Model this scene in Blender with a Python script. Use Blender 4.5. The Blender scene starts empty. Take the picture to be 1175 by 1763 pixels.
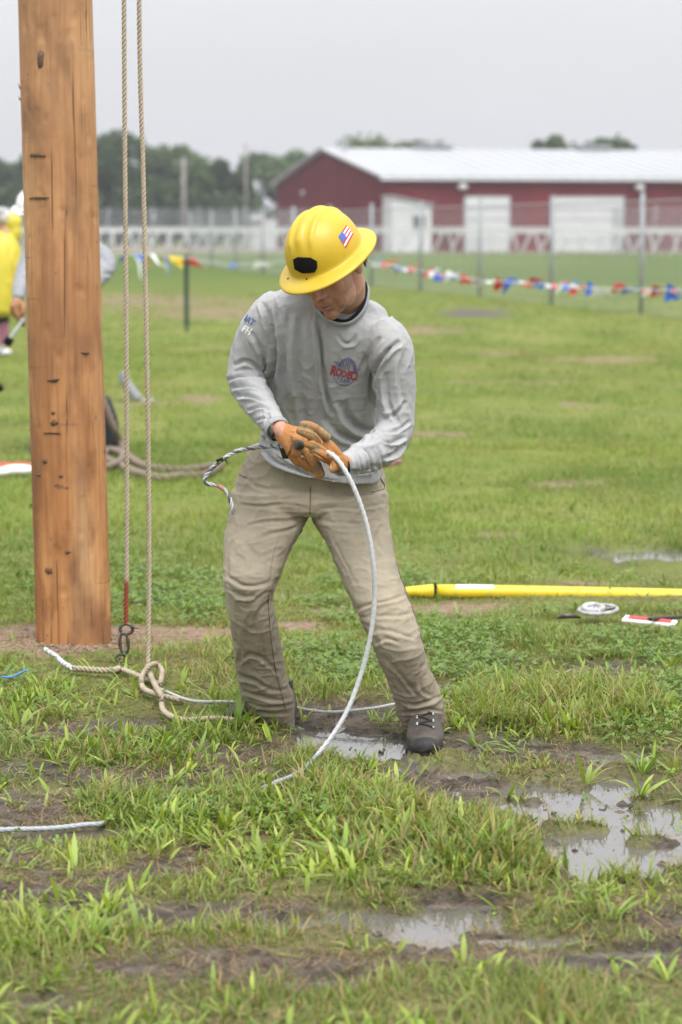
import bpy, math, random
import numpy as np
from mathutils import Vector, Matrix
from mathutils.bvhtree import BVHTree
rng = np.random.default_rng(7)
random.seed(7)
SC = bpy.context.scene
COL = SC.collection
# ------------------------------------------------------------------ camera
W, H, F, HOR, CH = 1175.0, 1763.0, 4400.0, 390.0, 1.55
CX, CY = W/2, H/2
TILT = math.atan((CY-HOR)/F)
ST, CT = math.sin(TILT), math.cos(TILT)
cam = bpy.data.cameras.new('camera')
cam_o = bpy.data.objects.new('camera', cam); COL.objects.link(cam_o)
cam_o.location = (0, 0, CH); cam_o.rotation_euler = (math.pi/2-TILT, 0, 0)
cam.sensor_fit = 'VERTICAL'; cam.sensor_height = 36.0; cam.sensor_width = 24.0
cam.lens = 36.0*F/H; cam.clip_start = 0.05; cam.clip_end = 5000
cam.dof.use_dof = True; cam.dof.focus_distance = 7.6; cam.dof.aperture_fstop = 3.7
SC.camera = cam_o
# ------------------------------------------------------------------ sky, sun, exposure
world = bpy.data.worlds.new('World'); SC.world = world; world.use_nodes = True
nt = world.node_tree; nt.nodes.clear()
out = nt.nodes.new('ShaderNodeOutputWorld'); bg = nt.nodes.new('ShaderNodeBackground')
SUN_EL, SUN_ROT = math.radians(58), math.radians(-20)
sky = nt.nodes.new('ShaderNodeTexSky'); sky.sky_type = 'NISHITA'; sky.sun_disc = False
sky.sun_elevation = SUN_EL; sky.sun_rotation = SUN_ROT; sky.air_density = 1.0; sky.dust_density = 4.0
bw = nt.nodes.new('ShaderNodeHueSaturation'); bw.inputs['Saturation'].default_value = 0.25
# a closed cloud deck: luminance rises three-fold from horizon to zenith (overcast sky)
tc = nt.nodes.new('ShaderNodeTexCoord'); sep = nt.nodes.new('ShaderNodeSeparateXYZ')
mx = nt.nodes.new('ShaderNodeMath'); mx.operation = 'MAXIMUM'; mx.inputs[1].default_value = 0.0
ma = nt.nodes.new('ShaderNodeMath'); ma.operation = 'MULTIPLY_ADD'; ma.inputs[1].default_value = 2.5; ma.inputs[2].default_value = 1.0
mapn = nt.nodes.new('ShaderNodeMapping'); mapn.inputs['Scale'].default_value = (1.0, 1.0, 3.5)
nz = nt.nodes.new('ShaderNodeTexNoise'); nz.inputs['Scale'].default_value = 2.6; nz.inputs['Detail'].default_value = 4
mr = nt.nodes.new('ShaderNodeMapRange'); mr.inputs['To Min'].default_value = 0.84; mr.inputs['To Max'].default_value = 1.16
mm = nt.nodes.new('ShaderNodeMath'); mm.operation = 'MULTIPLY'
cc = nt.nodes.new('ShaderNodeVectorMath'); cc.operation = 'SCALE'; cc.inputs[0].default_value = (2.92, 2.97, 3.12)
mix = nt.nodes.new('ShaderNodeMix'); mix.data_type = 'RGBA'; mix.inputs[0].default_value = 0.93
L = nt.links.new
L(sky.outputs[0], bw.inputs['Color'])
L(tc.outputs['Generated'], sep.inputs[0]); L(sep.outputs['Z'], mx.inputs[0]); L(mx.outputs[0], ma.inputs[0])
L(tc.outputs['Generated'], mapn.inputs[0]); L(mapn.outputs[0], nz.inputs['Vector']); L(nz.outputs[0], mr.inputs['Value'])
L(ma.outputs[0], mm.inputs[0]); L(mr.outputs[0], mm.inputs[1]); L(mm.outputs[0], cc.inputs['Scale'])
L(bw.outputs[0], mix.inputs[6]); L(cc.outputs[0], mix.inputs[7])
L(mix.outputs[2], bg.inputs['Color']); bg.inputs['Strength'].default_value = 0.10
L(bg.outputs[0], out.inputs['Surface'])
sun = bpy.data.lights.new('sun', 'SUN'); sun.energy = 1.5; sun.angle = math.radians(35); sun.color = (1.0, 0.97, 0.92)
sun_o = bpy.data.objects.new('sun', sun); COL.objects.link(sun_o)
sun_o.rotation_euler = (math.radians(-32)*-1, 0, SUN_ROT*-1+math.radians(0))
SC.view_settings.view_transform = 'Standard'; SC.view_settings.look = 'None'
SC.view_settings.gamma = 1.0; SC.view_settings.use_curve_mapping = False
SC.view_settings.exposure = 1.2
SC.render.engine = 'CYCLES'
SC.cycles.max_bounces = 6; SC.cycles.transparent_max_bounces = 8; SC.cycles.volume_bounces = 0

# ------------------------------------------------------------------ geometry helpers
def P(px, py, d):
    """world point seen at photo pixel (px,py) at horizontal distance d"""
    x = (px-CX)/F; y = (CY-py)/F
    v = np.array([x, CT+y*ST, -ST+y*CT]); k = d/v[1]
    return np.array([v[0]*k, d, CH+v[2]*k])
def G(px, py, z=0.0):
    x = (px-CX)/F; y = (CY-py)/F
    v = np.array([x, CT+y*ST, -ST+y*CT]); k = (z-CH)/v[2]
    return np.array([v[0]*k, v[1]*k, z])
def proj(p):
    p = np.asarray(p, float); q = p-np.array([0, 0, CH])
    zc = q[..., 1]*CT - q[..., 2]*ST
    yc = q[..., 1]*ST + q[..., 2]*CT
    return np.stack([CX+F*q[..., 0]/zc, CY-F*yc/zc], -1)
def vunit(v):
    v = np.asarray(v, float); return v/np.linalg.norm(v)
T2 = rng.random((256, 256))
def vn(x, y):
    xi = np.floor(x).astype(int); yi = np.floor(y).astype(int); fx = x-xi; fy = y-yi
    fx = fx*fx*(3-2*fx); fy = fy*fy*(3-2*fy)
    a = T2[xi % 256, yi % 256]; b = T2[(xi+1) % 256, yi % 256]; c = T2[xi % 256, (yi+1) % 256]; d = T2[(xi+1) % 256, (yi+1) % 256]
    return (a*(1-fx)+b*fx)*(1-fy)+(c*(1-fx)+d*fx)*fy
def fbm(x, y, o=4, s=0):
    r = 0; a = 1; t = 0
    for i in range(o):
        r = r+a*vn(x*2**i+17.3*(i+s), y*2**i+9.1*(i+2*s)); t += a; a *= .5
    return r/t
T3 = rng.random((48, 48, 48))
def vn3(p):
    i = np.floor(p).astype(int); f = p-i; f = f*f*(3-2*f); r = 0
    for a in (0, 1):
        for b in (0, 1):
            for c in (0, 1):
                w = (f[:, 0] if a else 1-f[:, 0])*(f[:, 1] if b else 1-f[:, 1])*(f[:, 2] if c else 1-f[:, 2])
                r = r+w*T3[(i[:, 0]+a) % 48, (i[:, 1]+b) % 48, (i[:, 2]+c) % 48]
    return r
def smooth01(x):
    x = np.clip(x, 0, 1); return x*x*(3-2*x)

def mesh_np(name, v, f, col=None, smooth=True):
    v = np.asarray(v, np.float32)
    me = bpy.data.meshes.new(name)
    if isinstance(f, np.ndarray):
        n, k = f.shape
        me.vertices.add(len(v)); me.vertices.foreach_set('co', v.ravel())
        me.loops.add(n*k); me.loops.foreach_set('vertex_index', f.astype(np.int32).ravel())
        me.polygons.add(n); me.polygons.foreach_set('loop_start', np.arange(0, n*k, k, dtype=np.int32))
        me.update(calc_edges=True)
    else:
        me.from_pydata([tuple(map(float, q)) for q in v], [], [tuple(int(i) for i in q) for q in f]); me.update()
    if smooth:
        me.polygons.foreach_set('use_smooth', np.ones(len(me.polygons), bool))
    if col is not None: set_col(me, col)
    return me
def set_col(me, col):
    c = np.ones((len(me.vertices), 4), np.float32); c[:, :3] = col
    a = me.color_attributes.new('Col', 'FLOAT_COLOR', 'POINT'); a.data.foreach_set('color', c.ravel())
def set_float(me, name, val):
    a = me.attributes.new(name, 'FLOAT', 'POINT'); a.data.foreach_set('value', np.asarray(val, np.float32))
def empty(name, loc, label, cat, group=None):
    o = bpy.data.objects.new(name, None); COL.objects.link(o); o.location = tuple(map(float, loc)); o.empty_display_size = .1
    o['label'] = label; o['category'] = cat
    if group: o['group'] = group
    return o
def mk(name, me, mat, parent=None, label=None, cat=None, group=None, kind=None, origin=None):
    """link a mesh given in WORLD coordinates, moved into its parent's frame"""
    if isinstance(me, tuple): me = mesh_np(name, *me)
    o = bpy.data.objects.new(name, me); COL.objects.link(o)
    if mat is not None and not me.materials: me.materials.append(mat)
    off = Vector((0, 0, 0)); q = parent
    while q is not None: off += q.location; q = q.parent
    if origin is None and parent is None and kind is None:
        n = len(me.vertices); co = np.empty(n*3, np.float32); me.vertices.foreach_get('co', co); co = co.reshape(-1, 3)
        origin = ((co[:, 0].min()+co[:, 0].max())/2, (co[:, 1].min()+co[:, 1].max())/2, co[:, 2].min())
    loc = Vector(tuple(map(float, origin))) if origin is not None else Vector((0, 0, 0))
    o.location = loc
    s = off+loc if parent is not None else loc
    if s.length > 0: me.transform(Matrix.Translation(-s))
    if parent is not None: o.parent = parent
    for k, val in (('label', label), ('category', cat), ('group', group), ('kind', kind)):
        if val: o[k] = val
    return o
def joinv(parts):
    vs = []; fs = []; n = 0
    for v, f in parts:
        vs.append(np.asarray(v, float)); fs += [tuple(int(i)+n for i in q) for q in f]; n += len(v)
    return np.concatenate(vs), fs
def box(x0, x1, y0, y1, z0, z1):
    v = [(x, y, z) for x in (x0, x1) for y in (y0, y1) for z in (z0, z1)]
    return np.array(v, float), [(0, 1, 3, 2), (4, 6, 7, 5), (0, 4, 5, 1), (2, 3, 7, 6), (0, 2, 6, 4), (1, 5, 7, 3)]
def obox(o, a, b, c):
    """box from a corner and three edge vectors"""
    o, a, b, c = map(lambda q: np.asarray(q, float), (o, a, b, c))
    v = [o+i*a+j*b+k*c for i in (0, 1) for j in (0, 1) for k in (0, 1)]
    return np.array(v), [(0, 1, 3, 2), (4, 6, 7, 5), (0, 4, 5, 1), (2, 3, 7, 6), (0, 2, 6, 4), (1, 5, 7, 3)]
def bevel(vf, w=.004, seg=2):
    import bmesh
    me = bpy.data.meshes.new('t'); me.from_pydata([tuple(q) for q in vf[0]], [], vf[1])
    bm = bmesh.new(); bm.from_mesh(me); bmesh.ops.recalc_face_normals(bm, faces=bm.faces)
    bmesh.ops.bevel(bm, geom=bm.edges[:], offset=w, segments=seg, affect='EDGES', profile=.5)
    v = np.array([q.co[:] for q in bm.verts]); bm.verts.index_update(); f = [[q.index for q in p.verts] for p in bm.faces]
    bm.free(); bpy.data.meshes.remove(me); return v, f
def loft(rings, close=True):
    n = len(rings[0]); v = np.concatenate(rings); f = []
    for i in range(len(rings)-1):
        for j in range(n):
            k = (j+1) % n; f.append((i*n+j, i*n+k, (i+1)*n+k, (i+1)*n+j))
    if close:
        v = np.concatenate([v, [rings[0].mean(0)], [rings[-1].mean(0)]]); a = len(v)-2; b = a+1; m = (len(rings)-1)*n
        for j in range(n):
            k = (j+1) % n; f.append((a, k, j)); f.append((b, m+j, m+k))
    return v, f
def ring(c, A, B, n=28, p=2.0):
    t = np.linspace(0, 2*math.pi, n, endpoint=False); cs, sn = np.cos(t), np.sin(t)
    cs = np.sign(cs)*np.abs(cs)**(2/p); sn = np.sign(sn)*np.abs(sn)**(2/p)
    return np.asarray(c)+np.outer(cs, A)+np.outer(sn, B)
def catmull(pts, sub=5):
    pts = np.asarray(pts, float); q = np.concatenate([[2*pts[0]-pts[1]], pts, [2*pts[-1]-pts[-2]]]); o = []
    for i in range(1, len(q)-2):
        for s in range(sub):
            t = s/sub
            o.append(.5*((2*q[i])+(-q[i-1]+q[i+1])*t+(2*q[i-1]-5*q[i]+4*q[i+1]-q[i+2])*t*t+(-q[i-1]+3*q[i]-3*q[i+1]+q[i+2])*t**3))
    o.append(pts[-1]); return np.array(o)
def limb(ctrl, sub=5, n=24, capround=True):
    """ctrl rows: px, py, depth, lateral radius px, depth radius px"""
    c = catmull(ctrl, sub); pts = np.array([P(*r[:3]) for r in c]); ra = c[:, 3]*c[:, 2]/F; rb = c[:, 4]*c[:, 2]/F
    return tube_e(pts, ra, rb, n, capround)
def tube_e(pts, ra, rb, n=24, capround=True):
    tg = np.gradient(pts, axis=0); rings = []
    Y = np.array([0, 1.0, 0])
    fr = []
    for i in range(len(pts)):
        t = vunit(tg[i]); b = Y-t*(Y@t)
        if np.linalg.norm(b) < .3:
            b = np.array([0, 0, 1.0])-t*t[2]
        b = vunit(b); fr.append((t, np.cross(t, b), b))
    if capround:
        for s in (.25, .65, .9):
            k = math.sqrt(1-(1-s)**2); t, a, b = fr[0]; rings.append(ring(pts[0]-t*ra[0]*(1-s)*.7, a*ra[0]*k, b*rb[0]*k, n))
    for i in range(len(pts)):
        t, a, b = fr[i]; rings.append(ring(pts[i], a*ra[i], b*rb[i], n))
    if capround:
        for s in (.9, .65, .25):
            k = math.sqrt(1-(1-s)**2); t, a, b = fr[-1]; rings.append(ring(pts[-1]+t*ra[-1]*(1-s)*.7, a*ra[-1]*k, b*rb[-1]*k, n))
    return loft(rings)
def hrings(rows, n=36, p=2.3, sub=4):
    """rows: xl, yl, xr, yr, depth centre, half depth m, front drop m"""
    c = catmull(rows, sub); rings = []
    for r in c:
        l = P(r[0], r[1], r[4]); q = P(r[2], r[3], r[4])
        rings.append(ring((l+q)/2, (q-l)/2, np.array([0, -r[5], -r[6]]), n, p))
    return loft(rings)
def ellipsoid(c, r, M=None, nu=20, nv=14):
    v = []; f = []
    for i in range(nv+1):
        ph = math.pi*i/nv
        for j in range(nu):
            th = 2*math.pi*j/nu; v.append((r[0]*math.sin(ph)*math.cos(th), r[1]*math.sin(ph)*math.sin(th), r[2]*math.cos(ph)))
    for i in range(nv):
        for j in range(nu):
            k = (j+1) % nu; f.append((i*nu+j, (i+1)*nu+j, (i+1)*nu+k, i*nu+k))
    v = np.array(v)
    if M is not None: v = v@M
    return v+np.asarray(c), f
def fuse(parts, voxel, it=4, fac=.5):
    v, f = joinv(parts)
    me = mesh_np('tmp', v, f); o = bpy.data.objects.new('tmp', me); COL.objects.link(o)
    m = o.modifiers.new('r', 'REMESH'); m.mode = 'VOXEL'; m.voxel_size = voxel; m.use_smooth_shade = True
    if it: s = o.modifiers.new('s', 'SMOOTH'); s.factor = fac; s.iterations = it
    dg = bpy.context.evaluated_depsgraph_get(); dg.update()
    r = bpy.data.meshes.new_from_object(o.evaluated_get(dg)); bpy.data.objects.remove(o); bpy.data.meshes.remove(me)
    r.materials.clear(); r.update()
    return r
def getv(me):
    n = len(me.vertices); a = np.empty(n*3, np.float32); me.vertices.foreach_get('co', a); b = np.empty(n*3, np.float32); me.vertices.foreach_get('normal', b)
    return a.reshape(-1, 3).astype(float), b.reshape(-1, 3).astype(float)
def setv(me, v):
    me.vertices.foreach_set('co', np.asarray(v, np.float32).ravel()); me.update()
def strokes(me, lst, ws=1., ds=1.):
    """press fold lines into cloth: (points px, width px, depth m)"""
    v, nrm = getv(me); q = proj(v); tc_ = np.array([0, 0, CH])-v; tc_ /= np.linalg.norm(tc_, axis=1)[:, None]
    face = smooth01((nrm*tc_).sum(1)*2.5+.2); disp = np.zeros(len(v))
    for pts, w, dep in lst:
        pts = catmull(np.array(pts, float), 4) if len(pts) > 2 else np.array(pts, float)
        best = np.full(len(v), 1e9); par = np.zeros(len(v)); side = np.zeros(len(v)); n = len(pts)-1
        for i in range(n):
            a = pts[i]; b = pts[i+1]; ab = b-a; t = np.clip(((q-a)@ab)/(ab@ab), 0, 1); e = q-(a+t[:, None]*ab); dd = np.hypot(e[:, 0], e[:, 1])
            m = dd < best; best[m] = dd[m]; par[m] = ((i+t)/n)[m]; side[m] = np.sign(ab[0]*e[:, 1]-ab[1]*e[:, 0])[m]
        end = np.clip(np.sin(np.clip(par, 0, 1)*math.pi), 0, 1)**.5*(best < 1e8)
        s = best*(.8+.5*vn3(v*18))/(w*ws)
        disp += ds*dep*(.55+.9*vn3(v*13+4))*(-np.exp(-s*s)+.6*np.exp(-(s-1.7)**2*1.3)*(.7+.5*side))*end
    setv(me, v+nrm*(disp*face)[:, None])
def strand_rope(path, r, pitch, n=3, sides=6, ds=None):
    """laid rope: n helical strands round a centre line; returns verts, faces, arc position per vertex"""
    path = np.asarray(path, float); seg = np.linalg.norm(np.diff(path, axis=0), axis=1); s = np.concatenate([[0], np.cumsum(seg)])
    ds = ds or pitch/7; m = max(4, int(s[-1]/ds)); u = np.linspace(0, s[-1], m)
    c = np.stack([np.interp(u, s, path[:, k]) for k in range(3)], 1)
    t = np.gradient(c, axis=0); t /= np.linalg.norm(t, axis=1)[:, None]
    a = np.zeros_like(c); ref = np.array([1, .0, 0]) if abs(t[0][0]) < .8 else np.array([0, 0, 1.0]); a0 = vunit(ref-t[0]*(ref@t[0]))
    for i in range(m):
        a0 = vunit(a0-t[i]*(a0@t[i])); a[i] = a0
    b = np.cross(t, a); V = []; Fc = []; A = []; off = 0
    for k in range(n):
        ph = 2*math.pi*(u/pitch+k/n); cc_ = c+(a*np.cos(ph)[:, None]+b*np.sin(ph)[:, None])*r*.5
        tt = np.gradient(cc_, axis=0); tt /= np.linalg.norm(tt, axis=1)[:, None]
        e1 = a*np.cos(ph)[:, None]+b*np.sin(ph)[:, None]; e1 -= tt*(e1*tt).sum(1)[:, None]; e1 /= np.linalg.norm(e1, axis=1)[:, None]; e2 = np.cross(tt, e1)
        th = np.arange(sides)*2*math.pi/sides
        vv = cc_[:, None, :]+(e1[:, None, :]*np.cos(th)[None, :, None]+e2[:, None, :]*np.sin(th)[None, :, None])*r*.52
        V.append(vv.reshape(-1, 3)); A.append(np.repeat(u, sides))
        i = np.arange(m-1)[:, None]*sides; j = np.arange(sides)[None, :]; k2 = (j+1) % sides
        Fc.append(np.stack([off+i+j, off+i+k2, off+i+sides+k2, off+i+sides+j], -1).reshape(-1, 4)); off += m*sides
    return np.concatenate(V), np.concatenate(Fc), np.concatenate(A)
def tube(path, r, n=10, caps=True):
    path = np.asarray(path, float); r = np.broadcast_to(np.asarray(r, float), (len(path),)); t = np.gradient(path, axis=0); rings = []
    ref = np.array([0, 0, 1.0]) if abs(vunit(t[0])[2]) < .8 else np.array([1.0, 0, 0]); a = ref
    for i in range(len(path)):
        ti = vunit(t[i]); a = vunit(a-ti*(a@ti)); b = np.cross(ti, a); rings.append(ring(path[i], a*r[i], b*r[i], n))
    return loft(rings, caps)
def text_mesh(s, size, extr=0.0):
    cu = bpy.data.curves.new('txt', 'FONT'); cu.body = s; cu.size = size; cu.align_x = 'CENTER'; cu.align_y = 'CENTER'; cu.resolution_u = 2
    cu.offset = size*.035
    o = bpy.data.objects.new('txt', cu); COL.objects.link(o); dg = bpy.context.evaluated_depsgraph_get(); dg.update()
    me = bpy.data.meshes.new_from_object(o.evaluated_get(dg)); bpy.data.objects.remove(o); bpy.data.curves.remove(cu)
    import bmesh
    bm = bmesh.new(); bm.from_mesh(me); bmesh.ops.triangulate(bm, faces=bm.faces)
    for it in range(2):
        bmesh.ops.subdivide_edges(bm, edges=[e for e in bm.edges if e.calc_length() > size*.12], cuts=1); bmesh.ops.triangulate(bm, faces=bm.faces)
    bm.verts.index_update(); v = np.array([q.co[:] for q in bm.verts]); f = [tuple(q.index for q in p.verts) for p in bm.faces]; bm.free(); bpy.data.meshes.remove(me)
    return v[:, :2], f

# ------------------------------------------------------------------ materials
def newmat(name):
    m = bpy.data.materials.new(name); m.use_nodes = True; n = m.node_tree; n.nodes.clear()
    o = n.nodes.new('ShaderNodeOutputMaterial'); b = n.nodes.new('ShaderNodeBsdfPrincipled'); n.links.new(b.outputs[0], o.inputs[0])
    return m, n, b, o
def mat(name, col, rough=.6, metal=0, noise=.12, scale=30, bump=0, bscale=200, spec=.5, attr=None, stretch=None, dirt=None, coat=0, sss=0):
    m, n, b, o = newmat(name); Lk = n.links.new
    b.inputs['Roughness'].default_value = rough; b.inputs['Metallic'].default_value = metal
    b.inputs['Specular IOR Level'].default_value = spec; b.inputs['Coat Weight'].default_value = coat
    if sss:
        b.inputs['Subsurface Weight'].default_value = sss; b.inputs['Subsurface Radius'].default_value = (.008, .003, .0015); b.inputs['Subsurface Scale'].default_value = 1
    tc = n.nodes.new('ShaderNodeTexCoord'); src = tc.outputs['Object']
    if stretch:
        mp = n.nodes.new('ShaderNodeMapping'); mp.inputs['Scale'].default_value = stretch; Lk(src, mp.inputs[0]); src = mp.outputs[0]
    nz = n.nodes.new('ShaderNodeTexNoise'); nz.inputs['Scale'].default_value = scale; nz.inputs['Detail'].default_value = 5; Lk(src, nz.inputs['Vector'])
    mr = n.nodes.new('ShaderNodeMapRange'); mr.inputs['From Min'].default_value = .3; mr.inputs['From Max'].default_value = .7
    mr.inputs['To Min'].default_value = 1-noise; mr.inputs['To Max'].default_value = 1+noise; Lk(nz.outputs[0], mr.inputs['Value'])
    sc = n.nodes.new('ShaderNodeVectorMath'); sc.operation = 'SCALE'; Lk(mr.outputs[0], sc.inputs['Scale'])
    if attr:
        at = n.nodes.new('ShaderNodeAttribute'); at.attribute_name = attr; Lk(at.outputs['Color'], sc.inputs[0])
    else: sc.inputs[0].default_value = col[:3]
    res = sc.outputs[0]
    if dirt:
        dcol, dsc, lo, hi, amt = dirt
        dn = n.nodes.new('ShaderNodeTexNoise'); dn.inputs['Scale'].default_value = dsc; dn.inputs['Detail'].default_value = 6; Lk(tc.outputs['Object'], dn.inputs['Vector'])
        dm = n.nodes.new('ShaderNodeMapRange'); dm.inputs['From Min'].default_value = lo; dm.inputs['From Max'].default_value = hi; dm.inputs['To Max'].default_value = amt; Lk(dn.outputs[0], dm.inputs['Value'])
        mi = n.nodes.new('ShaderNodeMix'); mi.data_type = 'RGBA'; Lk(dm.outputs[0], mi.inputs[0]); Lk(res, mi.inputs[6]); mi.inputs[7].default_value = (*dcol, 1); res = mi.outputs[2]
    Lk(res, b.inputs['Base Color'])
    if bump:
        bn = n.nodes.new('ShaderNodeTexNoise'); bn.inputs['Scale'].default_value = bscale; bn.inputs['Detail'].default_value = 3; Lk(src, bn.inputs['Vector'])
        bp = n.nodes.new('ShaderNodeBump'); bp.inputs['Strength'].default_value = bump; bp.inputs['Distance'].default_value = .002; Lk(bn.outputs[0], bp.inputs['Height']); Lk(bp.outputs[0], b.inputs['Normal'])
    return m
def leafmat(name, trans=.35, rough=.5, gloss=.25):
    m = bpy.data.materials.new(name); m.use_nodes = True; n = m.node_tree; n.nodes.clear(); Lk = n.links.new
    o = n.nodes.new('ShaderNodeOutputMaterial'); b = n.nodes.new('ShaderNodeBsdfPrincipled'); t = n.nodes.new('ShaderNodeBsdfTranslucent'); mi = n.nodes.new('ShaderNodeMixShader')
    at = n.nodes.new('ShaderNodeAttribute'); at.attribute_name = 'Col'; Lk(at.outputs['Color'], b.inputs['Base Color'])
    sc = n.nodes.new('ShaderNodeVectorMath'); sc.operation = 'MULTIPLY'; sc.inputs[1].default_value = (1.25, 1.35, .6); Lk(at.outputs['Color'], sc.inputs[0]); Lk(sc.outputs[0], t.inputs['Color'])
    b.inputs['Roughness'].default_value = rough; b.inputs['Specular IOR Level'].default_value = gloss
    mi.inputs[0].default_value = trans; Lk(b.outputs[0], mi.inputs[1]); Lk(t.outputs[0], mi.inputs[2]); Lk(mi.outputs[0], o.inputs[0]); return m
M = {}
M['grass'] = leafmat('grass_blade'); M['leaf'] = leafmat('weed_leaf', .3, .4, .4); M['tree_leaf'] = leafmat('tree_leaf', .25, .7, .2)
M['straw'] = mat('dead_straw', (0, 0, 0), .8, attr='Col', spec=.2)
M['shirt'] = mat('grey_jersey', (.385, .387, .393), .9, noise=.05, scale=420, bump=.35, bscale=900, spec=.15, dirt=((.27, .265, .26), 9, .55, .8, .5))
M['shirt_rib'] = mat('grey_rib', (.32, .325, .335), .9, noise=.12, scale=500, bump=.4, bscale=700, spec=.15)
M['trousers'] = mat('khaki_canvas', (0, 0, 0), .92, noise=.05, scale=260, bump=.4, bscale=800, spec=.12, attr='Col')
M['skin'] = mat('skin', (0, 0, 0), .5, noise=.10, scale=90, bump=.2, bscale=500, spec=.35, attr='Col', sss=.15)
M['glove'] = mat('leather_glove', (0, 0, 0), .62, noise=.22, scale=110, bump=.5, bscale=350, spec=.3, attr='Col')
M['hat'] = mat('yellow_hat_shell', (.53, .365, .018), .42, noise=.06, scale=14, bump=.15, bscale=240, spec=.45, dirt=((.34, .24, .06), 45, .58, .8, .45))
M['black'] = mat('black_felt', (.008, .008, .009), .9, noise=.2, scale=200, spec=.1)
M['collar_black'] = mat('black_undershirt', (.015, .016, .02), .9, spec=.1)
M['boot'] = mat('boot_leather', (.052, .042, .034), .6, noise=.3, scale=40, bump=.5, bscale=200, dirt=((.085, .066, .048), 25, .55, .8, .6))
M['sole'] = mat('black_rubber', (.018, .017, .017), .7, noise=.3, scale=60, dirt=((.10, .08, .06), 30, .5, .8, .6))
M['lace'] = mat('boot_lace', (.012, .011, .010), .8)
M['metal'] = mat('dull_steel', (.35, .35, .36), .45, metal=.8, noise=.3, scale=90)
M['bronze'] = mat('dark_metal', (.10, .095, .08), .45, metal=.7, noise=.3, scale=120)
M['rope'] = mat('laid_rope', (0, 0, 0), .9, noise=.25, scale=260, bump=.6, bscale=900, spec=.15, attr='Col', dirt=((.16, .13, .10), 6, .55, .75, .5))
M['cable'] = mat('cable', (0, 0, 0), .55, noise=.12, scale=150, bump=.3, bscale=500, attr='Col')
M['yellow_tube'] = mat('yellow_fibreglass', (.70, .52, .02), .4, noise=.07, scale=20, dirt=((.30, .22, .07), 30, .58, .8, .6))
M['white_label'] = mat('white_label', (.75, .75, .74), .5, noise=.05, scale=40)
M['print_blue'] = mat('print_blue', (.105, .125, .30), .8, noise=.35, scale=500); M['print_red'] = mat('print_red', (.36, .055, .085), .8, noise=.35, scale=500)
M['print_purple'] = mat('print_purple', (.15, .10, .26), .8, noise=.3, scale=500); M['print_white'] = mat('print_white', (.75, .75, .75), .8, noise=.1, scale=400)
M['flag_red'] = mat('decal_red', (.50, .035, .05), .4, noise=.05); M['flag_white'] = mat('decal_white', (.78, .77, .75), .4, noise=.05); M['flag_blue'] = mat('decal_blue', (.07, .13, .42), .4, noise=.05)
M['hair'] = mat('light_brown_hair', (.13, .075, .04), .6, noise=.4, scale=400)
M['barn_red'] = mat('barn_red_siding', (.165, .022, .028), .8, noise=.14, scale=.35, spec=.15, dirt=((.12, .03, .035), .8, .5, .8, .5))
M['roof'] = mat('white_metal_roof', (.35, .36, .375), .4, noise=.05, scale=.25, dirt=((.34, .33, .32), .35, .60, .85, .6))
M['white'] = mat('white_paint', (.56, .57, .58), .5, noise=.06, scale=1.5)
M['rail'] = mat('white_rail', (.74, .75, .76), .5, noise=.04, scale=1.5)
M['glass'] = mat('dark_glass', (.05, .06, .07), .1, noise=.1)
M['galv'] = mat('galvanised', (.31, .33, .35), .5, metal=.2, noise=.12, scale=12)
M['wire'] = mat('galvanised_wire', (.40, .42, .44), .5, metal=.2, noise=.1, scale=4)
M['green_stake'] = mat('green_stake', (.02, .055, .035), .6, noise=.2)
M['pen_blue'] = mat('pennant_blue', (.03, .14, .60), .45, noise=.08, scale=8); M['pen_red'] = mat('pennant_red', (.55, .03, .03), .45, noise=.08, scale=8)
M['pen_white'] = mat('pennant_white', (.72, .73, .74), .45, noise=.06, scale=8); M['pen_yellow'] = mat('pennant_yellow', (.75, .52, .02), .45, noise=.06, scale=8)
M['pen_green'] = mat('pennant_green', (.03, .28, .10), .45, noise=.06, scale=8); M['string'] = mat('white_cord', (.6, .6, .6), .7)
M['poncho'] = mat('yellow_poncho', (.60, .50, .05), .4, noise=.10, scale=6)
M['dark_cloth'] = mat('dark_cloth', (.022, .024, .028), .85, noise=.2); M['pink'] = mat('pink_cloth', (.36, .12, .22), .85, noise=.2)
M['grey_cloth'] = mat('grey_cloth', (.27, .28, .30), .9, noise=.15, scale=40); M['white_shell'] = mat('white_shell', (.72, .73, .75), .35, noise=.04)
M['orange'] = mat('orange_fabric', (.36, .075, .03), .7, noise=.3, scale=30); M['bark'] = mat('bark', (.09, .07, .055), .9, noise=.3, scale=3)
M['weathered'] = mat('weathered_timber', (.22, .20, .18), .9, noise=.2, scale=3)
M['mud'] = mat('wet_mud', (.075, .056, .042), .5, noise=.3, scale=60, bump=1, bscale=90)

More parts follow.
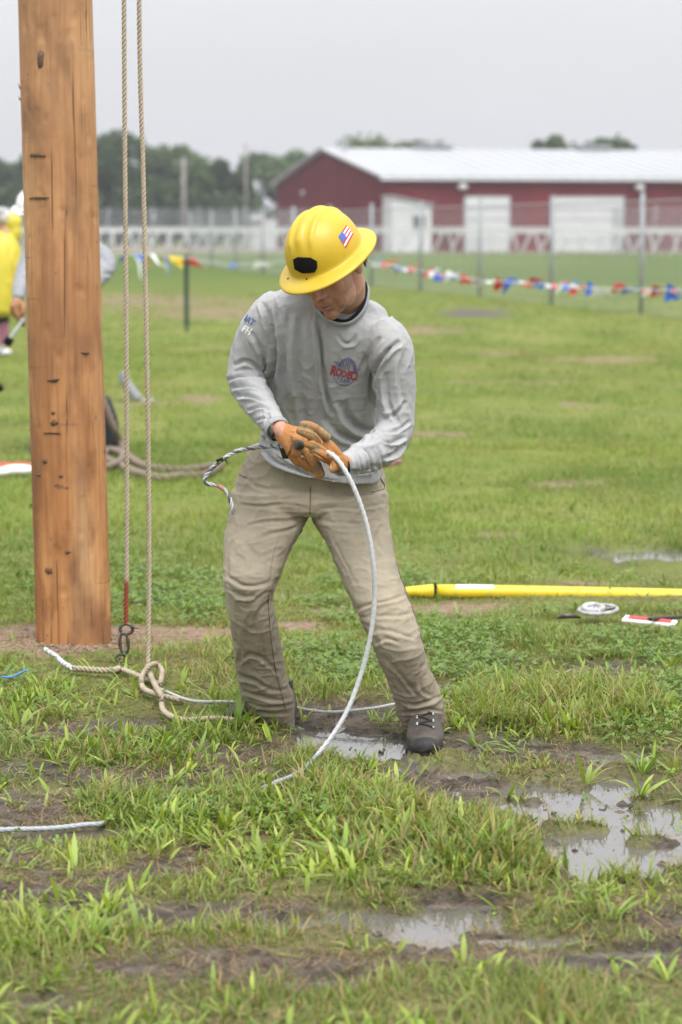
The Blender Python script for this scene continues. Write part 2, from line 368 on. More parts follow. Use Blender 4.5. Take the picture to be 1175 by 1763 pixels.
# ------------------------------------------------------------------ ground layout (described by what the photo shows)
PUDDLES = [(625, 1282, 95, 20), (670, 1306, 90, 14), (560, 1262, 50, 9), (735, 1322, 80, 10), (640, 1240, 60, 6), (960, 1365, 150, 14), (880, 1325, 90, 8), (1130, 1345, 70, 12), (1100, 1640, 70, 9), (480, 1590, 60, 8), (330, 1362, 60, 6), (60, 1362, 80, 7), (800, 1330, 60, 12), (850, 1378, 115, 24), (960, 1400, 80, 24), (1060, 1455, 118, 66), (1160, 1420, 60, 60),
           (1010, 1350, 120, 15), (760, 1592, 110, 27), (900, 1612, 80, 14), (640, 1578, 90, 13), (1120, 955, 110, 9), (1080, 1300, 90, 16), (230, 1590, 60, 10), (590, 1690, 50, 8), (800, 1690, 60, 8)]
MUD = [(200, 1262, 130, 22), (330, 1285, 60, 14), (60, 1350, 210, 34), (300, 1352, 190, 24), (20, 1395, 110, 30), (150, 1480, 180, 55), (90, 1540, 130, 26), (430, 1300, 110, 22), (620, 1290, 130, 36),
       (560, 1245, 90, 18), (760, 1340, 160, 30), (900, 1385, 190, 42), (1080, 1440, 170, 90), (1140, 1370, 120, 60), (420, 1575, 330, 38), (700, 1600, 260, 48), (330, 1520, 130, 26),
       (1090, 1610, 190, 55), (380, 1655, 320, 36), (920, 1650, 240, 34), (1110, 955, 160, 14), (480, 1352, 60, 16), (900, 1300, 210, 22), (760, 1190, 60, 16), (1040, 1160, 70, 12), (120, 1730, 120, 16), (200, 1668, 120, 12), (560, 1700, 110, 8), (900, 1712, 100, 8),
       (610, 1225, 90, 14), (820, 540, 60, 8)]
DIRT = [(140, 1108, 270, 24), (350, 1098, 90, 20), (520, 1085, 50, 10), (660, 1075, 40, 8), (770, 1052, 90, 9), (990, 1010, 60, 7), (740, 570, 70, 7), (230, 520, 260, 13), (370, 540, 130, 12), (740, 752, 60, 4),
        (1050, 620, 110, 5), (860, 610, 60, 4), (1000, 700, 40, 3), (790, 850, 40, 3), (330, 690, 50, 5), (400, 600, 50, 3), (1120, 790, 60, 4), (850, 930, 50, 4), (300, 960, 40, 4), (570, 1055, 40, 5), (250, 700, 60, 4), (900, 660, 120, 3), (320, 885, 60, 5), (980, 840, 70, 4), (640, 690, 40, 3)]
def emask(q, lst, soft=.35, nz=None):
    r = np.zeros(len(q))
    for cx, cy, rx, ry in lst:
        d = np.sqrt(((q[:, 0]-cx)/rx)**2+((q[:, 1]-cy)/ry)**2)
        if nz is not None: d = d+nz
        r = np.maximum(r, smooth01((1+soft-d)/(2*soft)))
    return r
def ground_masks(x, y):
    """mud, puddle, dirt masks at ground points"""
    q = proj(np.stack([x, y, np.zeros_like(x)], 1)); near = (y > 3.5) & (y < 80)
    n1 = (fbm(x*2.6, y*2.6, 4)-.5)*1.5+(fbm(x*11, y*11, 3, 3)-.5)*.7
    mud = np.zeros(len(x)); pud = np.zeros(len(x)); dirt = np.zeros(len(x)); k = np.where(near)[0]
    if len(k):
        mud[k] = emask(q[k], MUD, .4, n1[k]); pud[k] = emask(q[k], PUDDLES, .3, n1[k]*.6-.19+(fbm(x[k]*24, y[k]*34, 3, 13)-.5)*1.5); dirt[k] = emask(q[k], DIRT, .5, n1[k]*1.3+.1)*np.clip(1.25-(y[k]-9)/40, .75, 1)
    veg = smooth01((fbm(x*4.5+7, y*4.5, 4, 33)-.50)*7)*(y < 14); mud = mud*(1-.8*veg); pud = pud*(1-.75*smooth01((fbm(x*6+3, y*6, 3, 44)-.56)*9)*(y < 14))
    # the wet ground goes on beyond the picture's sides
    outside = smooth01((np.abs(x)-(.1335*y+.05))/.5)*(y > 3)*(y < 9)
    g = smooth01((fbm(x*.9+40, y*1.7+11, 3)-.53)*9); mud = np.maximum(mud, g*outside); pud = np.maximum(pud, smooth01((g-.7)*3)*outside)
    bottom = smooth01((4.9-y)/.4)*(y > 1.5); mud = np.maximum(mud, bottom*g)
    return mud, pud, dirt
def gheight(x, y, pud=None, mud=None):
    if pud is None: mud, pud, _ = ground_masks(x, y)
    base = .004+(fbm(x*1.3, y*1.3, 3, 5)-.5)*.05*np.clip(1-(y-14)/30, 0, 1)+(fbm(x*7, y*7, 3, 8)-.5)*.016
    base = base+.010
    nearby = (y < 25)
    clod = (fbm(x*20, y*20, 4, 4)-.5)*.034*mud
    h = base*(1-.75*mud)+clod
    return np.where(nearby, np.maximum(h, -.004+clod*.6)*(1-pud)+pud*(-.026+(fbm(x*18, y*18, 3, 6)-.5)*.020), np.maximum(h, 0)*0.3)
WATER_Z = -.0125

SHORT = [(930, 1040, 270, 24), (250, 1215, 150, 50), (140, 1165, 110, 18), (735, 1296, 75, 26), (740, 1640, 280, 42), (90, 1440, 130, 16), (475, 1372, 40, 18), (1060, 1080, 170, 16), (600, 1240, 130, 24), (1110, 975, 100, 16), (350, 1245, 70, 12), (140, 1130, 90, 14), (870, 1400, 120, 22)]
# ground sheet: rows grow with distance
ys = np.concatenate([np.linspace(-30, 2.5, 12), np.arange(2.55, 10.5, .022), 10.5*np.exp(np.linspace(0.003, 5.6, 420))])
us = np.concatenate([-np.geomspace(60, 1.25, 26), np.linspace(-1.2, 1.2, 300), np.geomspace(1.25, 60, 26)])
gw = np.where(ys < 2.5, 1.3, .1335*np.maximum(ys, 2.5)+.75)
GX = us[None, :]*gw[:, None]; GY = np.repeat(ys[:, None], len(us), 1)
xf, yf = GX.ravel(), GY.ravel()
mud, pud, dirt = ground_masks(xf, yf); gz = gheight(xf, yf, pud, mud)
gz = np.where((np.abs(xf) > 14+yf*.3) | (yf < 2.5), 0.0, gz)
i = np.arange(len(ys)-1)[:, None]*len(us); j = np.arange(len(us)-1)[None, :]
gf = np.stack([i+j, i+j+1, i+len(us)+j+1, i+len(us)+j], -1).reshape(-1, 4)
gme = mesh_np('ground', np.stack([xf, yf, gz], 1), gf)
set_float(gme, 'soil', smooth01((14-yf)/6)*np.clip(.55+1.2*(fbm(xf*3, yf*3, 3, 90)-.4), .3, .9)); set_float(gme, 'mud', mud); set_float(gme, 'wet', np.maximum(pud, mud*.6)); set_float(gme, 'dirt', dirt)
def ground_material():
    m, n, b, o = newmat('ground_soil_and_turf'); Lk = n.links.new
    tc = n.nodes.new('ShaderNodeTexCoord'); pos = tc.outputs['Object']
    def noise(s, d=5, sc=None):
        q = n.nodes.new('ShaderNodeTexNoise'); q.inputs['Scale'].default_value = s; q.inputs['Detail'].default_value = d; src = pos
        if sc: mp = n.nodes.new('ShaderNodeMapping'); mp.inputs['Scale'].default_value = sc; Lk(pos, mp.inputs[0]); src = mp.outputs[0]
        Lk(src, q.inputs['Vector']); return q.outputs[0]
    def ramp(v, stops):
        r = n.nodes.new('ShaderNodeValToRGB'); e = r.color_ramp.elements
        while len(e) < len(stops): e.new(.5)
        for k, (p, c) in enumerate(stops): e[k].position = p; e[k].color = (*c, 1)
        Lk(v, r.inputs[0]); return r.outputs[0]
    def mixc(f, a, c):
        q = n.nodes.new('ShaderNodeMix'); q.data_type = 'RGBA'; Lk(f, q.inputs[0]); Lk(a, q.inputs[6]); Lk(c, q.inputs[7]); return q.outputs[2]
    def att(a):
        q = n.nodes.new('ShaderNodeAttribute'); q.attribute_name = a; return q.outputs['Fac']
    turf = ramp(noise(.9, 6, (1, .45, 1)), [(.34, (.085, .115, .032)), (.47, (.160, .195, .058)), (.60, (.225, .235, .085)), (.74, (.24, .20, .085))])
    turf2 = ramp(noise(70, 6), [(.3, (.07, .095, .018)), (.6, (.15, .175, .032)), (.8, (.17, .16, .06))])
    f = n.nodes.new('ShaderNodeValue'); f.outputs[0].default_value = .45
    turf = mixc(f.outputs[0], turf, turf2)
    # far field beyond the fence: cooler, duller green
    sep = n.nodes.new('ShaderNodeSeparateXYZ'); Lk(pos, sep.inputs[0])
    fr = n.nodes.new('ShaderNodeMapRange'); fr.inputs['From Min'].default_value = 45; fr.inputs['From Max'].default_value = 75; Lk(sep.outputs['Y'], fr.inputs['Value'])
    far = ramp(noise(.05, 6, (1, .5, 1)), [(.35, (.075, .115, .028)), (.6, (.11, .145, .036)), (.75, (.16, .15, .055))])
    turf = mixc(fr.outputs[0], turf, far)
    soilc = ramp(noise(35, 8), [(.3, (.055, .042, .026)), (.5, (.11, .088, .048)), (.7, (.20, .165, .09))]); turf = mixc(att('soil'), turf, soilc)
    trk = n.nodes.new('ShaderNodeMapRange'); trk.inputs['From Min'].default_value = 150; trk.inputs['From Max'].default_value = 153; Lk(sep.outputs['Y'], trk.inputs['Value'])
    trkc = ramp(noise(.2, 4), [(.3, (.20, .165, .13)), (.7, (.26, .225, .19))])
    trk2 = n.nodes.new('ShaderNodeMapRange'); trk2.inputs['From Min'].default_value = 195; trk2.inputs['From Max'].default_value = 205; trk2.inputs['To Min'].default_value = 1; trk2.inputs['To Max'].default_value = 0; Lk(sep.outputs['Y'], trk2.inputs['Value'])
    tm = n.nodes.new('ShaderNodeMath'); tm.operation = 'MULTIPLY'; Lk(trk.outputs[0], tm.inputs[0]); Lk(trk2.outputs[0], tm.inputs[1])
    turf = mixc(tm.outputs[0], turf, trkc)
    mudc = ramp(noise(16, 8), [(.3, (.022, .016, .011)), (.5, (.058, .043, .032)), (.68, (.125, .104, .085))])
    dirtc = ramp(noise(40, 8), [(.3, (.16, .105, .072)), (.55, (.25, .175, .13)), (.75, (.33, .25, .20))])
    c = mixc(att('dirt'), turf, dirtc); c = mixc(att('mud'), c, mudc); Lk(c, b.inputs['Base Color'])
    rr = n.nodes.new('ShaderNodeMapRange'); rr.inputs['To Min'].default_value = .95; rr.inputs['To Max'].default_value = .38; Lk(att('wet'), rr.inputs['Value']); Lk(rr.outputs[0], b.inputs['Roughness'])
    sp = n.nodes.new('ShaderNodeMapRange'); sp.inputs['To Min'].default_value = .04; sp.inputs['To Max'].default_value = .5; Lk(att('wet'), sp.inputs['Value']); Lk(sp.outputs[0], b.inputs['Specular IOR Level'])
    bp = n.nodes.new('ShaderNodeBump'); bp.inputs['Strength'].default_value = .8; bp.inputs['Distance'].default_value = .022; Lk(noise(55, 8), bp.inputs['Height']); Lk(bp.outputs[0], b.inputs['Normal'])
    return m
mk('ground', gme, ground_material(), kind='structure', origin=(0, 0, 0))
# water lying in the hollows
m, n, b, o = newmat('puddle_water')
b.inputs['Base Color'].default_value = (.12, .11, .10, 1); b.inputs['Roughness'].default_value = .03; b.inputs['IOR'].default_value = 1.5; b.inputs['Specular IOR Level'].default_value = .75
tcn = n.nodes.new('ShaderNodeTexCoord'); q = n.nodes.new('ShaderNodeTexNoise'); q.inputs['Scale'].default_value = 45; q.inputs['Detail'].default_value = 2
bp = n.nodes.new('ShaderNodeBump'); bp.inputs['Strength'].default_value = .12; bp.inputs['Distance'].default_value = .004
n.links.new(tcn.outputs['Object'], q.inputs['Vector']); n.links.new(q.outputs[0], bp.inputs['Height']); n.links.new(bp.outputs[0], b.inputs['Normal'])
M['water'] = m
mk('water', (np.array([(-6, 2.6, WATER_Z), (6, 2.6, WATER_Z), (6, 15, WATER_Z), (-6, 15, WATER_Z)]), [(0, 1, 2, 3)]), M['water'], kind='structure', origin=(0, 0, 0))

# ------------------------------------------------------------------ background: barn, rails, fences, trees
def barn():
    C0 = np.array([2.8, 159.0, 0]); g = vunit([-.222, .975, 0])*34; l = vunit([.975, .222, 0])*62
    EH, RH = 4.55, 6.7; Z = np.array([0, 0, 1.0]); gn = vunit(g); ln = vunit(l)
    root = empty('barn', C0, 'long red metal barn with white roof and white doors across the field', 'barn')
    # walls with vertical ribbing
    def ribbed(a, d, length, topf):
        n = int(length/.3); nv = []; nf = []
        nn = vunit(np.cross(d, Z))
        for k in range(n+1):
            for e, off in ((0, 0), (.18, 0), (.2, .05), (.28, .05)):
                t = min(k*.3+e, length); p = a+d*t+nn*off; nv += [p, p+Z*topf(t)]
        for k in range(len(nv)//2-1): nf.append((2*k, 2*k+2, 2*k+3, 2*k+1))
        return np.array(nv), nf
    mk('wall', (*ribbed(C0, ln, 62, lambda t: EH), None, False), M['barn_red'], root)
    mk('wall', (*ribbed(C0+g, -gn, 34, lambda t: EH+(RH-EH)*(1-abs(t-17)/17)), None, False), M['barn_red'], root)
    mk('wall', (*joinv([obox(C0+l, g, Z*EH, ln*.1), obox(C0+g, l, Z*EH, gn*.1)]), None, False), M['barn_red'], root)
    # roof slopes with standing seams
    for s in (0, 1):
        e = C0 - ln*.5 + (g+gn*.5 if s else -gn*.5); r = C0+g/2-ln*.5+Z*(RH+.06); e = e+Z*(EH-.02)
        parts = [obox(e, ln*63, r-e, Z*.10)]
        for k in range(64): parts.append(obox(e+ln*(k*1.0)+Z*.1, ln*.05, r-e, Z*.05))
        mk('roof', (*joinv(parts), None, False), M['roof'], root)
    mk('eave_trim', (*obox(C0-ln*.5-gn*.56+Z*(EH-.16), ln*63, gn*.05, Z*.14), None, False), M['white'], root)
    for a, sz in ((745, 2.3), (1025, 1.9)):
        t = ((a-CX)/F*177-(C0+g/2)[0])/ln[0]; p = C0+g/2+ln*t+Z*(RH+.05)
        v = mk('roof_vent', (*joinv([obox(p-ln*sz/2-gn*.5, ln*sz, gn, Z*.28), obox(p-ln*(sz/2+.2)-gn*.7+Z*.28, ln*(sz+.4), gn*1.4, Z*.14)]), None, False), M['roof'], root)
    p = C0+g*.45+ln*.8+Z*RH; mk('chimney', (*joinv([obox(p, ln*.25, gn*.25, Z*1.0)]), None, False), M['galv'], root)
    def onwall(px):  # distance along the long wall seen at px
        k = (px-CX)/F; return (k*C0[1]-C0[0])/(ln[0]-k*ln[1])
    for x0, x1 in ((800, 873), (948, 1068)):
        a, c = onwall(x0), onwall(x1); dd = C0+ln*a-gn*.14; parts = [obox(dd, ln*(c-a), gn*.06, Z*3.35)]
        d = mk('door', (*joinv(parts), None, False), M['white'], root)
        pl = []
        for k in range(1, 5): pl.append(obox(dd-gn*.03+Z*k*.66, ln*(c-a), gn*.028, Z*.05))
        mk('door_rib', (*joinv(pl), None, False), M['roof'], d)
        mk('door_frame', (*joinv([obox(dd-gn*.02-ln*.12, ln*.12, gn*.1, Z*3.45), obox(dd-gn*.02+ln*(c-a), ln*.12, gn*.1, Z*3.45), obox(dd-gn*.02+Z*3.35, ln*(c-a), gn*.1, Z*.1)]), None, False), M['roof'], d)
    for a in (793, 1095):
        t = onwall(a); p = C0+ln*t-gn*.12+Z*4.0
        mk('wall_lamp', ellipsoid(p-gn*.2, (.32, .25, .2)), M['white'], root)
    p = C0+g*.7-ln*.02+Z*3.9
    mk('wall_lamp', ellipsoid(p-ln*.2, (.15, .3, .2)), M['white'], root)
    p = C0+g*.5-ln*.08
    mk('window', (*obox(p+Z*2.4, gn*2.2, ln*.05, Z*.6), None, False), M['glass'], root)
    # lean-to shed at the corner
    s0 = C0-gn*2.6-ln*.3; hs = 2.9
    sroot = empty('lean_to_shed', s0, 'small white lean-to shed with one dark window at the barn corner', 'shed')
    v = np.array([s0, s0+ln*2.5, s0+ln*2.5+gn*2.3, s0+gn*2.3, s0+Z*3.35, s0+ln*2.5+Z*2.85, s0+ln*2.5+gn*2.3+Z*2.85, s0+gn*2.3+Z*3.35])
    mk('wall', (v, [(0, 1, 5, 4), (1, 2, 6, 5), (2, 3, 7, 6), (3, 0, 4, 7)], None, False), M['white'], sroot)
    mk('roof', (*obox(s0-gn*.15-ln*.15+Z*3.38, ln*2.8-Z*.52, gn*2.3, Z*.08), None, False), M['roof'], sroot)
    w = mk('window', (*obox(s0+ln*1.35-gn*.03+Z*1.45, ln*.75, gn*.02, Z*.7), None, False), M['glass'], sroot)
    for zz in (1.37, 2.15): mk('frame', (*obox(s0+ln*1.27-gn*.06+Z*zz, ln*.91, gn*.05, Z*.08), None, False), M['galv'], w)
barn()
def slat_box(c, w, d, h): return box(c[0]-w/2, c[0]+w/2, c[1]-d/2, c[1]+d/2, c[2], c[2]+h)
p = P(455, 400, 172)
mk('shed', (*joinv([slat_box((p[0], 172, 0), 1.7, 2, 2.0), slat_box((p[0]-.4, 171, 2.0), .9, 1.2, .35)]), None, False), M['white'], label='small white box shed standing left of the red barn', cat='shed')

def track_rail(d0, d1, x0, x1, lean, label, sp):
    a = np.array([x0, d0, 0]); b = np.array([x1, d1, 0]); ln = np.linalg.norm(b-a); u = (b-a)/ln; nn = np.array([u[1], -u[0], 0]); Z = np.array([0, 0, 1.])
    root = empty('track_rail', a, label, 'rail fence', 'white rails of the horse track')
    mk('top_rail', (*joinv([obox(a-nn*.1+Z*1.20, u*ln, nn*.2, Z*.15), obox(a+nn*.3+Z*1.42, u*ln, nn*.05, Z*.08)]), None, False), M['rail'], root)
    n = int(ln/sp); v, f = joinv([tube([(0, 0, 0), (lean*.35, .05, .55), (lean*.9, .1, 1.15), (lean, .1, 1.3)], .06, 6)])
    me = mesh_np('post', v, f); me.materials.append(M['rail'])
    for k in range(n+1):
        q = u*min(k*sp, ln); o = bpy.data.objects.new('post', me); COL.objects.link(o); o.parent = root; o.location = tuple(q)
track_rail(168, 128, -30, 24, .55, 'white horse track rail with slanting posts, the nearer of the two', 1.15)
track_rail(182, 146, -32, 30, -.28, 'white horse track rail running just behind the nearer one', 1.5)

def chain_fence(a, b, n, ht, post_r, label, off, wire_r=.0009, cell=.06, extra=.12):
    a = np.array([*a, 0.]); b = np.array([*b, 0.]); u = vunit(b-a); ln = np.linalg.norm(b-a); Z = np.array([0, 0, 1.])
    root = empty('chain_link_fence', a, label, 'fence')
    v, f = joinv([tube([(0, 0, -.05), (0, 0, ht+extra)], post_r, 8), ellipsoid((0, 0, ht+extra), (post_r*1.2,)*3, nu=8, nv=4)])
    me = mesh_np('post', v, f); me.materials.append(M['galv'])
    for k in range(n+1):
        o = bpy.data.objects.new('post', me); COL.objects.link(o); o.parent = root; o.location = tuple(u*(ln*k/n))
    mk('top_rail', tube([a+Z*ht, b+Z*ht], post_r*.3, 6), M['galv'], root)
    mk('tension_wire', tube([a+Z*.05, b+Z*.05], .004, 4), M['wire'], root)
    # woven diagonal wires, each a thin three-sided rod
    m = int((ln+ht)/cell); V = []; Fs = []
    nn = np.array([u[1], -u[0], 0]); th = np.arange(3)*2*math.pi/3
    for sgn in (1, -1):
        s0 = np.arange(m)*cell-ht; lo = np.clip(-s0, 0, ht); hi = np.clip(ln-s0, 0, ht); ok = hi > lo; s0, lo, hi = s0[ok], lo[ok], hi[ok]
        def pt(t):
            s = s0+t if sgn > 0 else ln-(s0+t)
            return a+s[:, None]*u+t[:, None]*Z
        p0, p1 = pt(lo), pt(hi); dirv = vunit(u*sgn+Z); e = np.cross(dirv, nn)
        offs = (nn[None]*np.cos(th)[:, None]+e[None]*np.sin(th)[:, None])*wire_r
        vv = np.concatenate([p0[:, None]+offs, p1[:, None]+offs], 1)
        base = np.arange(len(p0))[:, None, None]*6+sum(len(q) for q in V)
        ff = np.array([[0, 1, 4, 3], [1, 2, 5, 4], [2, 0, 3, 5]])[None]; V.append(vv.reshape(-1, 3)); Fs.append((base+ff).reshape(-1, 4))
    w = mk('wire_mesh', (np.concatenate(V), np.concatenate(Fs)), M['wire'], root, kind='stuff')
    return root
A_ = np.array([6.46, 39.87]); D_ = np.array([-1.13, 5.63])
chain_fence(A_-D_, A_+D_*11, 12, 2.0, .042, 'grey chain link fence with round posts running back across the field', 0)
chain_fence((-36, 192), (36, 151.5), 22, 2.75, .04, 'tall chain link fence behind the white rails in front of the barn', 0, wire_r=.0034, cell=.07)

def leaf_cloud(cen, rad, n, size, cols):
    th = rng.random((n, 3))*2-1; nn = th/np.linalg.norm(th, axis=1)[:, None]
    pos = cen+nn*rad*(rng.random((n, 1))**.35)
    a = rng.normal(size=(n, 3)); a /= np.linalg.norm(a, axis=1)[:, None]; b = np.cross(a, rng.normal(size=(n, 3))); b /= np.linalg.norm(b, axis=1)[:, None]
    s = size*(.6+.8*rng.random((n, 1)))
    v = np.stack([pos-a*s, pos+b*s*.6, pos+a*s, pos-b*s*.6], 1)
    c = cols*(.65+.7*rng.random((n, 1)))
    return v, np.repeat(c[:, None], 4, 1)
def tree(px, d, top, halfw, label, col, trunk=True, leaf=.24, n=13000, base_frac=.06):
    x = (px-CX)/F*d; ht = CH+(HOR-top)/F*d; hw = halfw/F*d
    root = empty('tree', (x, d, 0), label, 'tree', 'trees beyond the track')
    V = []; C = []; k = 44
    for i in range(k):
        u = rng.random(); z = ht*(base_frac+(1-base_frac)*u*.90); wz = math.sqrt(max(.05, 1-max(0, (u-.35)/.72)**2))
        ang = rng.random()*6.28; rr = hw*wz*.80*math.sqrt(rng.random()); r = np.array([hw*.24, hw*.24, ht*.12])*(.7+.6*rng.random())
        c = np.array([x+rr*math.cos(ang), d+rr*math.sin(ang), min(z, ht-r[2]*.8)])
        v, cc = leaf_cloud(c, r, n//k, leaf, np.array(col)*(.75+.5*rng.random())); V.append(v.reshape(-1, 3)); C.append(cc.reshape(-1, 3))
    V = np.concatenate(V); C = np.concatenate(C)
    me = mesh_np('crown', V, np.arange(len(V)).reshape(-1, 4), C, False); mk('crown', me, M['tree_leaf'], root)
    r = max(.15, ht*.025); path = [(x, d, -.1), (x+.1, d, ht*.3), (x-.1, d, ht*.6), (x, d, ht*.8)]
    ps = [tube(path, [r, r*.8, r*.45, r*.2], 8)]
    for q in range(7):
        ang = q*.9; z = ht*(.28+.07*q); ps.append(tube([(x, d, z), (x+math.cos(ang)*hw*.35, d+math.sin(ang)*hw*.35, z+ht*.1), (x+math.cos(ang)*hw*.6, d+math.sin(ang)*hw*.6, z+ht*.2)], [r*.4, r*.25, r*.1], 5))
    mk('trunk', joinv(ps), M['bark'], root)
DK = (.060, .098, .040); MD = (.092, .138, .055); LT = (.11, .14, .055)
for a in [(-25, 225, 268, 75, 'dark tree at far left edge beside the utility pole', DK), (190, 215, 226, 95, 'tallest dark broad tree just right of the utility pole', DK),
          (285, 235, 245, 78, 'paler round-topped tree behind the two hanging ropes', MD), (372, 220, 276, 88, 'low dark rounded tree midway between ropes and barn', DK),
          (450, 260, 268, 85, 'mid green tree with flat top left of barn gable', MD), (525, 265, 262, 80, 'grey green tree partly hidden by the barn gable', MD),
          (95, 240, 262, 100, 'tree mass mostly hidden behind the utility pole', DK), (20, 270, 278, 90, 'pale low tree at far left behind the yellow poncho', MD),
          (640, 250, 264, 60, 'tree hidden behind the left part of the barn roof', MD),
          (690, 230, 224, 190, 'light green tree top above the barn roof by the first vent', LT), (935, 240, 238, 60, 'small dark tree top above the barn roof, left of the pair', MD),
          (1040, 235, 232, 82, 'dark tree top above the barn roof behind second vent', DK), (990, 245, 243, 60, 'low dark tree top between the other two above the barn roof', DK), (-110, 230, 262, 80, 'dark tree outside the left edge of the field', DK), (320, 290, 262, 100, 'distant pale tree filling the gap behind the ropes', MD)]:
    tree(a[0], a[1], a[2], a[3], a[4], a[5])
def far_pole(px, top, d, r, label, arm=True):
    x = (px-CX)/F*d; ht = CH+(HOR-top)/F*d; ps = [tube([(x, d, -.1), (x, d, ht)], [r, r*.75], 8)]
    root = empty('utility_post', (x, d, 0), label, 'post'); mk('shaft', joinv(ps), M['weathered'], root)
    if arm: mk('crossarm', (*box(x-.7, x+.7, d-.06, d+.06, ht-.5, ht-.38), None, False), M['weathered'], root)
far_pole(319, 272, 190, .20, 'pale timber post in front of the trees right of the ropes'); far_pole(425, 250, 215, .12, 'thin tall post rising above the trees left of the barn', False)

# ------------------------------------------------------------------ vegetation
def blades(root, h, w, az, lean, bend, col, nseg=3, prof='grass', tip=None):
    """many curved blades as one strip mesh; returns verts, faces(tri array), colours"""
    n = len(root); d = np.stack([np.cos(az), np.sin(az), np.zeros(n)], 1); sd = np.stack([-np.sin(az), np.cos(az), np.zeros(n)], 1)
    tw = (rng.random(n)-.5)*1.2; sd = sd*np.cos(tw)[:, None]+d*np.sin(tw)[:, None]
    V = []; Cc = []
    for k in range(nseg+1):
        t = k/nseg; ang = lean+bend*t; s = h*t
        # integrate roughly: position along an arc
        tt = t*.5; am = lean+bend*tt
        p = root+d*(np.sin(am)*s)[:, None]+np.array([0, 0, 1.])*(np.cos(am)*s)[:, None]
        wt = w*((1-t)**.7*(.75+.25*math.sin(t*3)) if prof == 'grass' else (math.sin(math.pi*min(.98, .12+.86*t))**.8 if t < 1 else 0.02))
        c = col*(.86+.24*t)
        if k < nseg:
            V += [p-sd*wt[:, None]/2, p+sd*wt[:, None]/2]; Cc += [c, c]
        else: V += [p]; Cc += [c]
    V = np.stack(V, 1); Cc = np.stack(Cc, 1); m = 2*nseg+1; b = (np.arange(n)*m)[:, None, None]
    tr = []
    for k in range(nseg-1): a = 2*k; tr += [(a, a+1, a+3), (a, a+3, a+2)]
    a = 2*(nseg-1); tr += [(a, a+1, a+2)]
    return V.reshape(-1, 3), (b+np.array(tr)[None]).reshape(-1, 3), Cc.reshape(-1, 3)
def scatter(n, d0, d1, margin=.75):
    """uniform points over the wedge of ground in view, plus a margin each side"""
    y = np.sqrt(rng.random(n)*(d1**2-d0**2)+d0**2) if d1 > 12 else d0+(d1-d0)*rng.random(n)
    hw = .1335*y+margin; x = (rng.random(n)*2-1)*hw; keep = rng.random(n) < hw/(hw.max() if d1 <= 12 else hw) if d1 <= 12 else np.ones(n, bool)
    return x[keep], y[keep]
G1 = np.array([.225, .295, .060]); G2 = np.array([.140, .205, .046]); G3 = np.array([.33, .335, .11]); G4 = np.array([.32, .25, .11])
def pick_col(x, y, n):
    t = fbm(x*.8, y*.8, 3, 11)+(rng.random(n)-.5)*.5; t = np.clip((t-.32)*2.6, 0, 1)[:, None]
    c = G2*(1-t)+G1*t; y_ = (smooth01((fbm(x*1.7+9, y*.9, 3, 5)-.48)*6)*.6+.1)*(rng.random(n)); c = c*(1-y_[:, None])+G3*y_[:, None]
    dry = rng.random(n) < .05+.22*smooth01((fbm(x*1.1+4, y*.55, 3, 71)-.52)*8); c[dry] = G4*(.7+.5*rng.random((dry.sum(), 1))); return c*(.8+.4*rng.random((n, 1)))
def veg_mask(x, y):
    mud, pud, dirt = ground_masks(x, y); q = proj(np.stack([x, y, 0*x], 1)); return mud, pud, dirt, q
LUSH = [(530, 1440, 330, 80), (250, 1400, 120, 30), (700, 1490, 250, 45), (880, 1500, 110, 40), (420, 1245, 60, 40), (140, 1590, 130, 50), (300, 1270, 120, 30), (1050, 1560, 90, 30), (870, 1220, 200, 50), (1000, 1240, 180, 40),
        (90, 1230, 130, 40), (200, 1320, 180, 18)]
V_, F_, C_ = [], [], []; nv = 0
def addb(t):
    global nv
    V_.append(t[0]); F_.append(t[1]+nv); C_.append(t[2]); nv += len(t[0])
def flush(name, mt, label, cat):
    global V_, F_, C_, nv
    me = mesh_np(name, np.concatenate(V_), np.concatenate(F_), np.concatenate(C_)); o = mk(name, me, mt, kind='stuff', label=label, cat=cat, origin=(0, 0, 0))
    V_, F_, C_ = [], [], []; nv = 0; return o
# near turf
def turf(n, d0, d1, h, w, nseg, marg=.75, wet=1):
    n = int(n*1.45); x, y = scatter(n, d0, d1, marg+.9); thin = np.clip(1.15-(np.abs(x)-.1335*y-marg*.5)/.9, .35, 1); mud, pud, dirt, q = veg_mask(x, y); m = len(x)
    lush = emask(q, LUSH, .4)*(y < 10); sh = emask(q, SHORT, .3)*(y < 14); dens = (1-.91*mud)*(1-.90*pud)*(1-.93*dirt)
    dens *= np.clip((fbm(x*4, y*4, 3, 21)-.30)*4.0, np.where(y > 9, .35, .12), 1)*(1-.4*sh)*np.where(y < 5.7, .75, 1)*thin
    k = rng.random(m) < dens; x, y, mud, lush, sh = x[k], y[k], mud[k], lush[k], sh[k]; m = len(x); z = gheight(x, y)-.004
    hh = h*(.45+.9*rng.random(m))*(1+.55*lush)*(1-.62*mud)*(.62+.9*smooth01((fbm(x*2.2, y*1.1, 3, 31)-.3)*2.5))*(1-.60*sh); ww = w*(.6+.8*rng.random(m))*(1+.5*lush)
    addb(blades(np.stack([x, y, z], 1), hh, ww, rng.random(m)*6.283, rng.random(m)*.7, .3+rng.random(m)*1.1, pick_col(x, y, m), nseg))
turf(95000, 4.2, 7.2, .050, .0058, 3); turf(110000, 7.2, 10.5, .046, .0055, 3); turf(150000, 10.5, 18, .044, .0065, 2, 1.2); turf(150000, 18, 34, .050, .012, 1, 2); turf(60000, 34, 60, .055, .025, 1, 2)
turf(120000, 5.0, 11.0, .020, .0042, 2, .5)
flush('grass', M['grass'], 'short green grass covering the whole muddy field', 'grass')
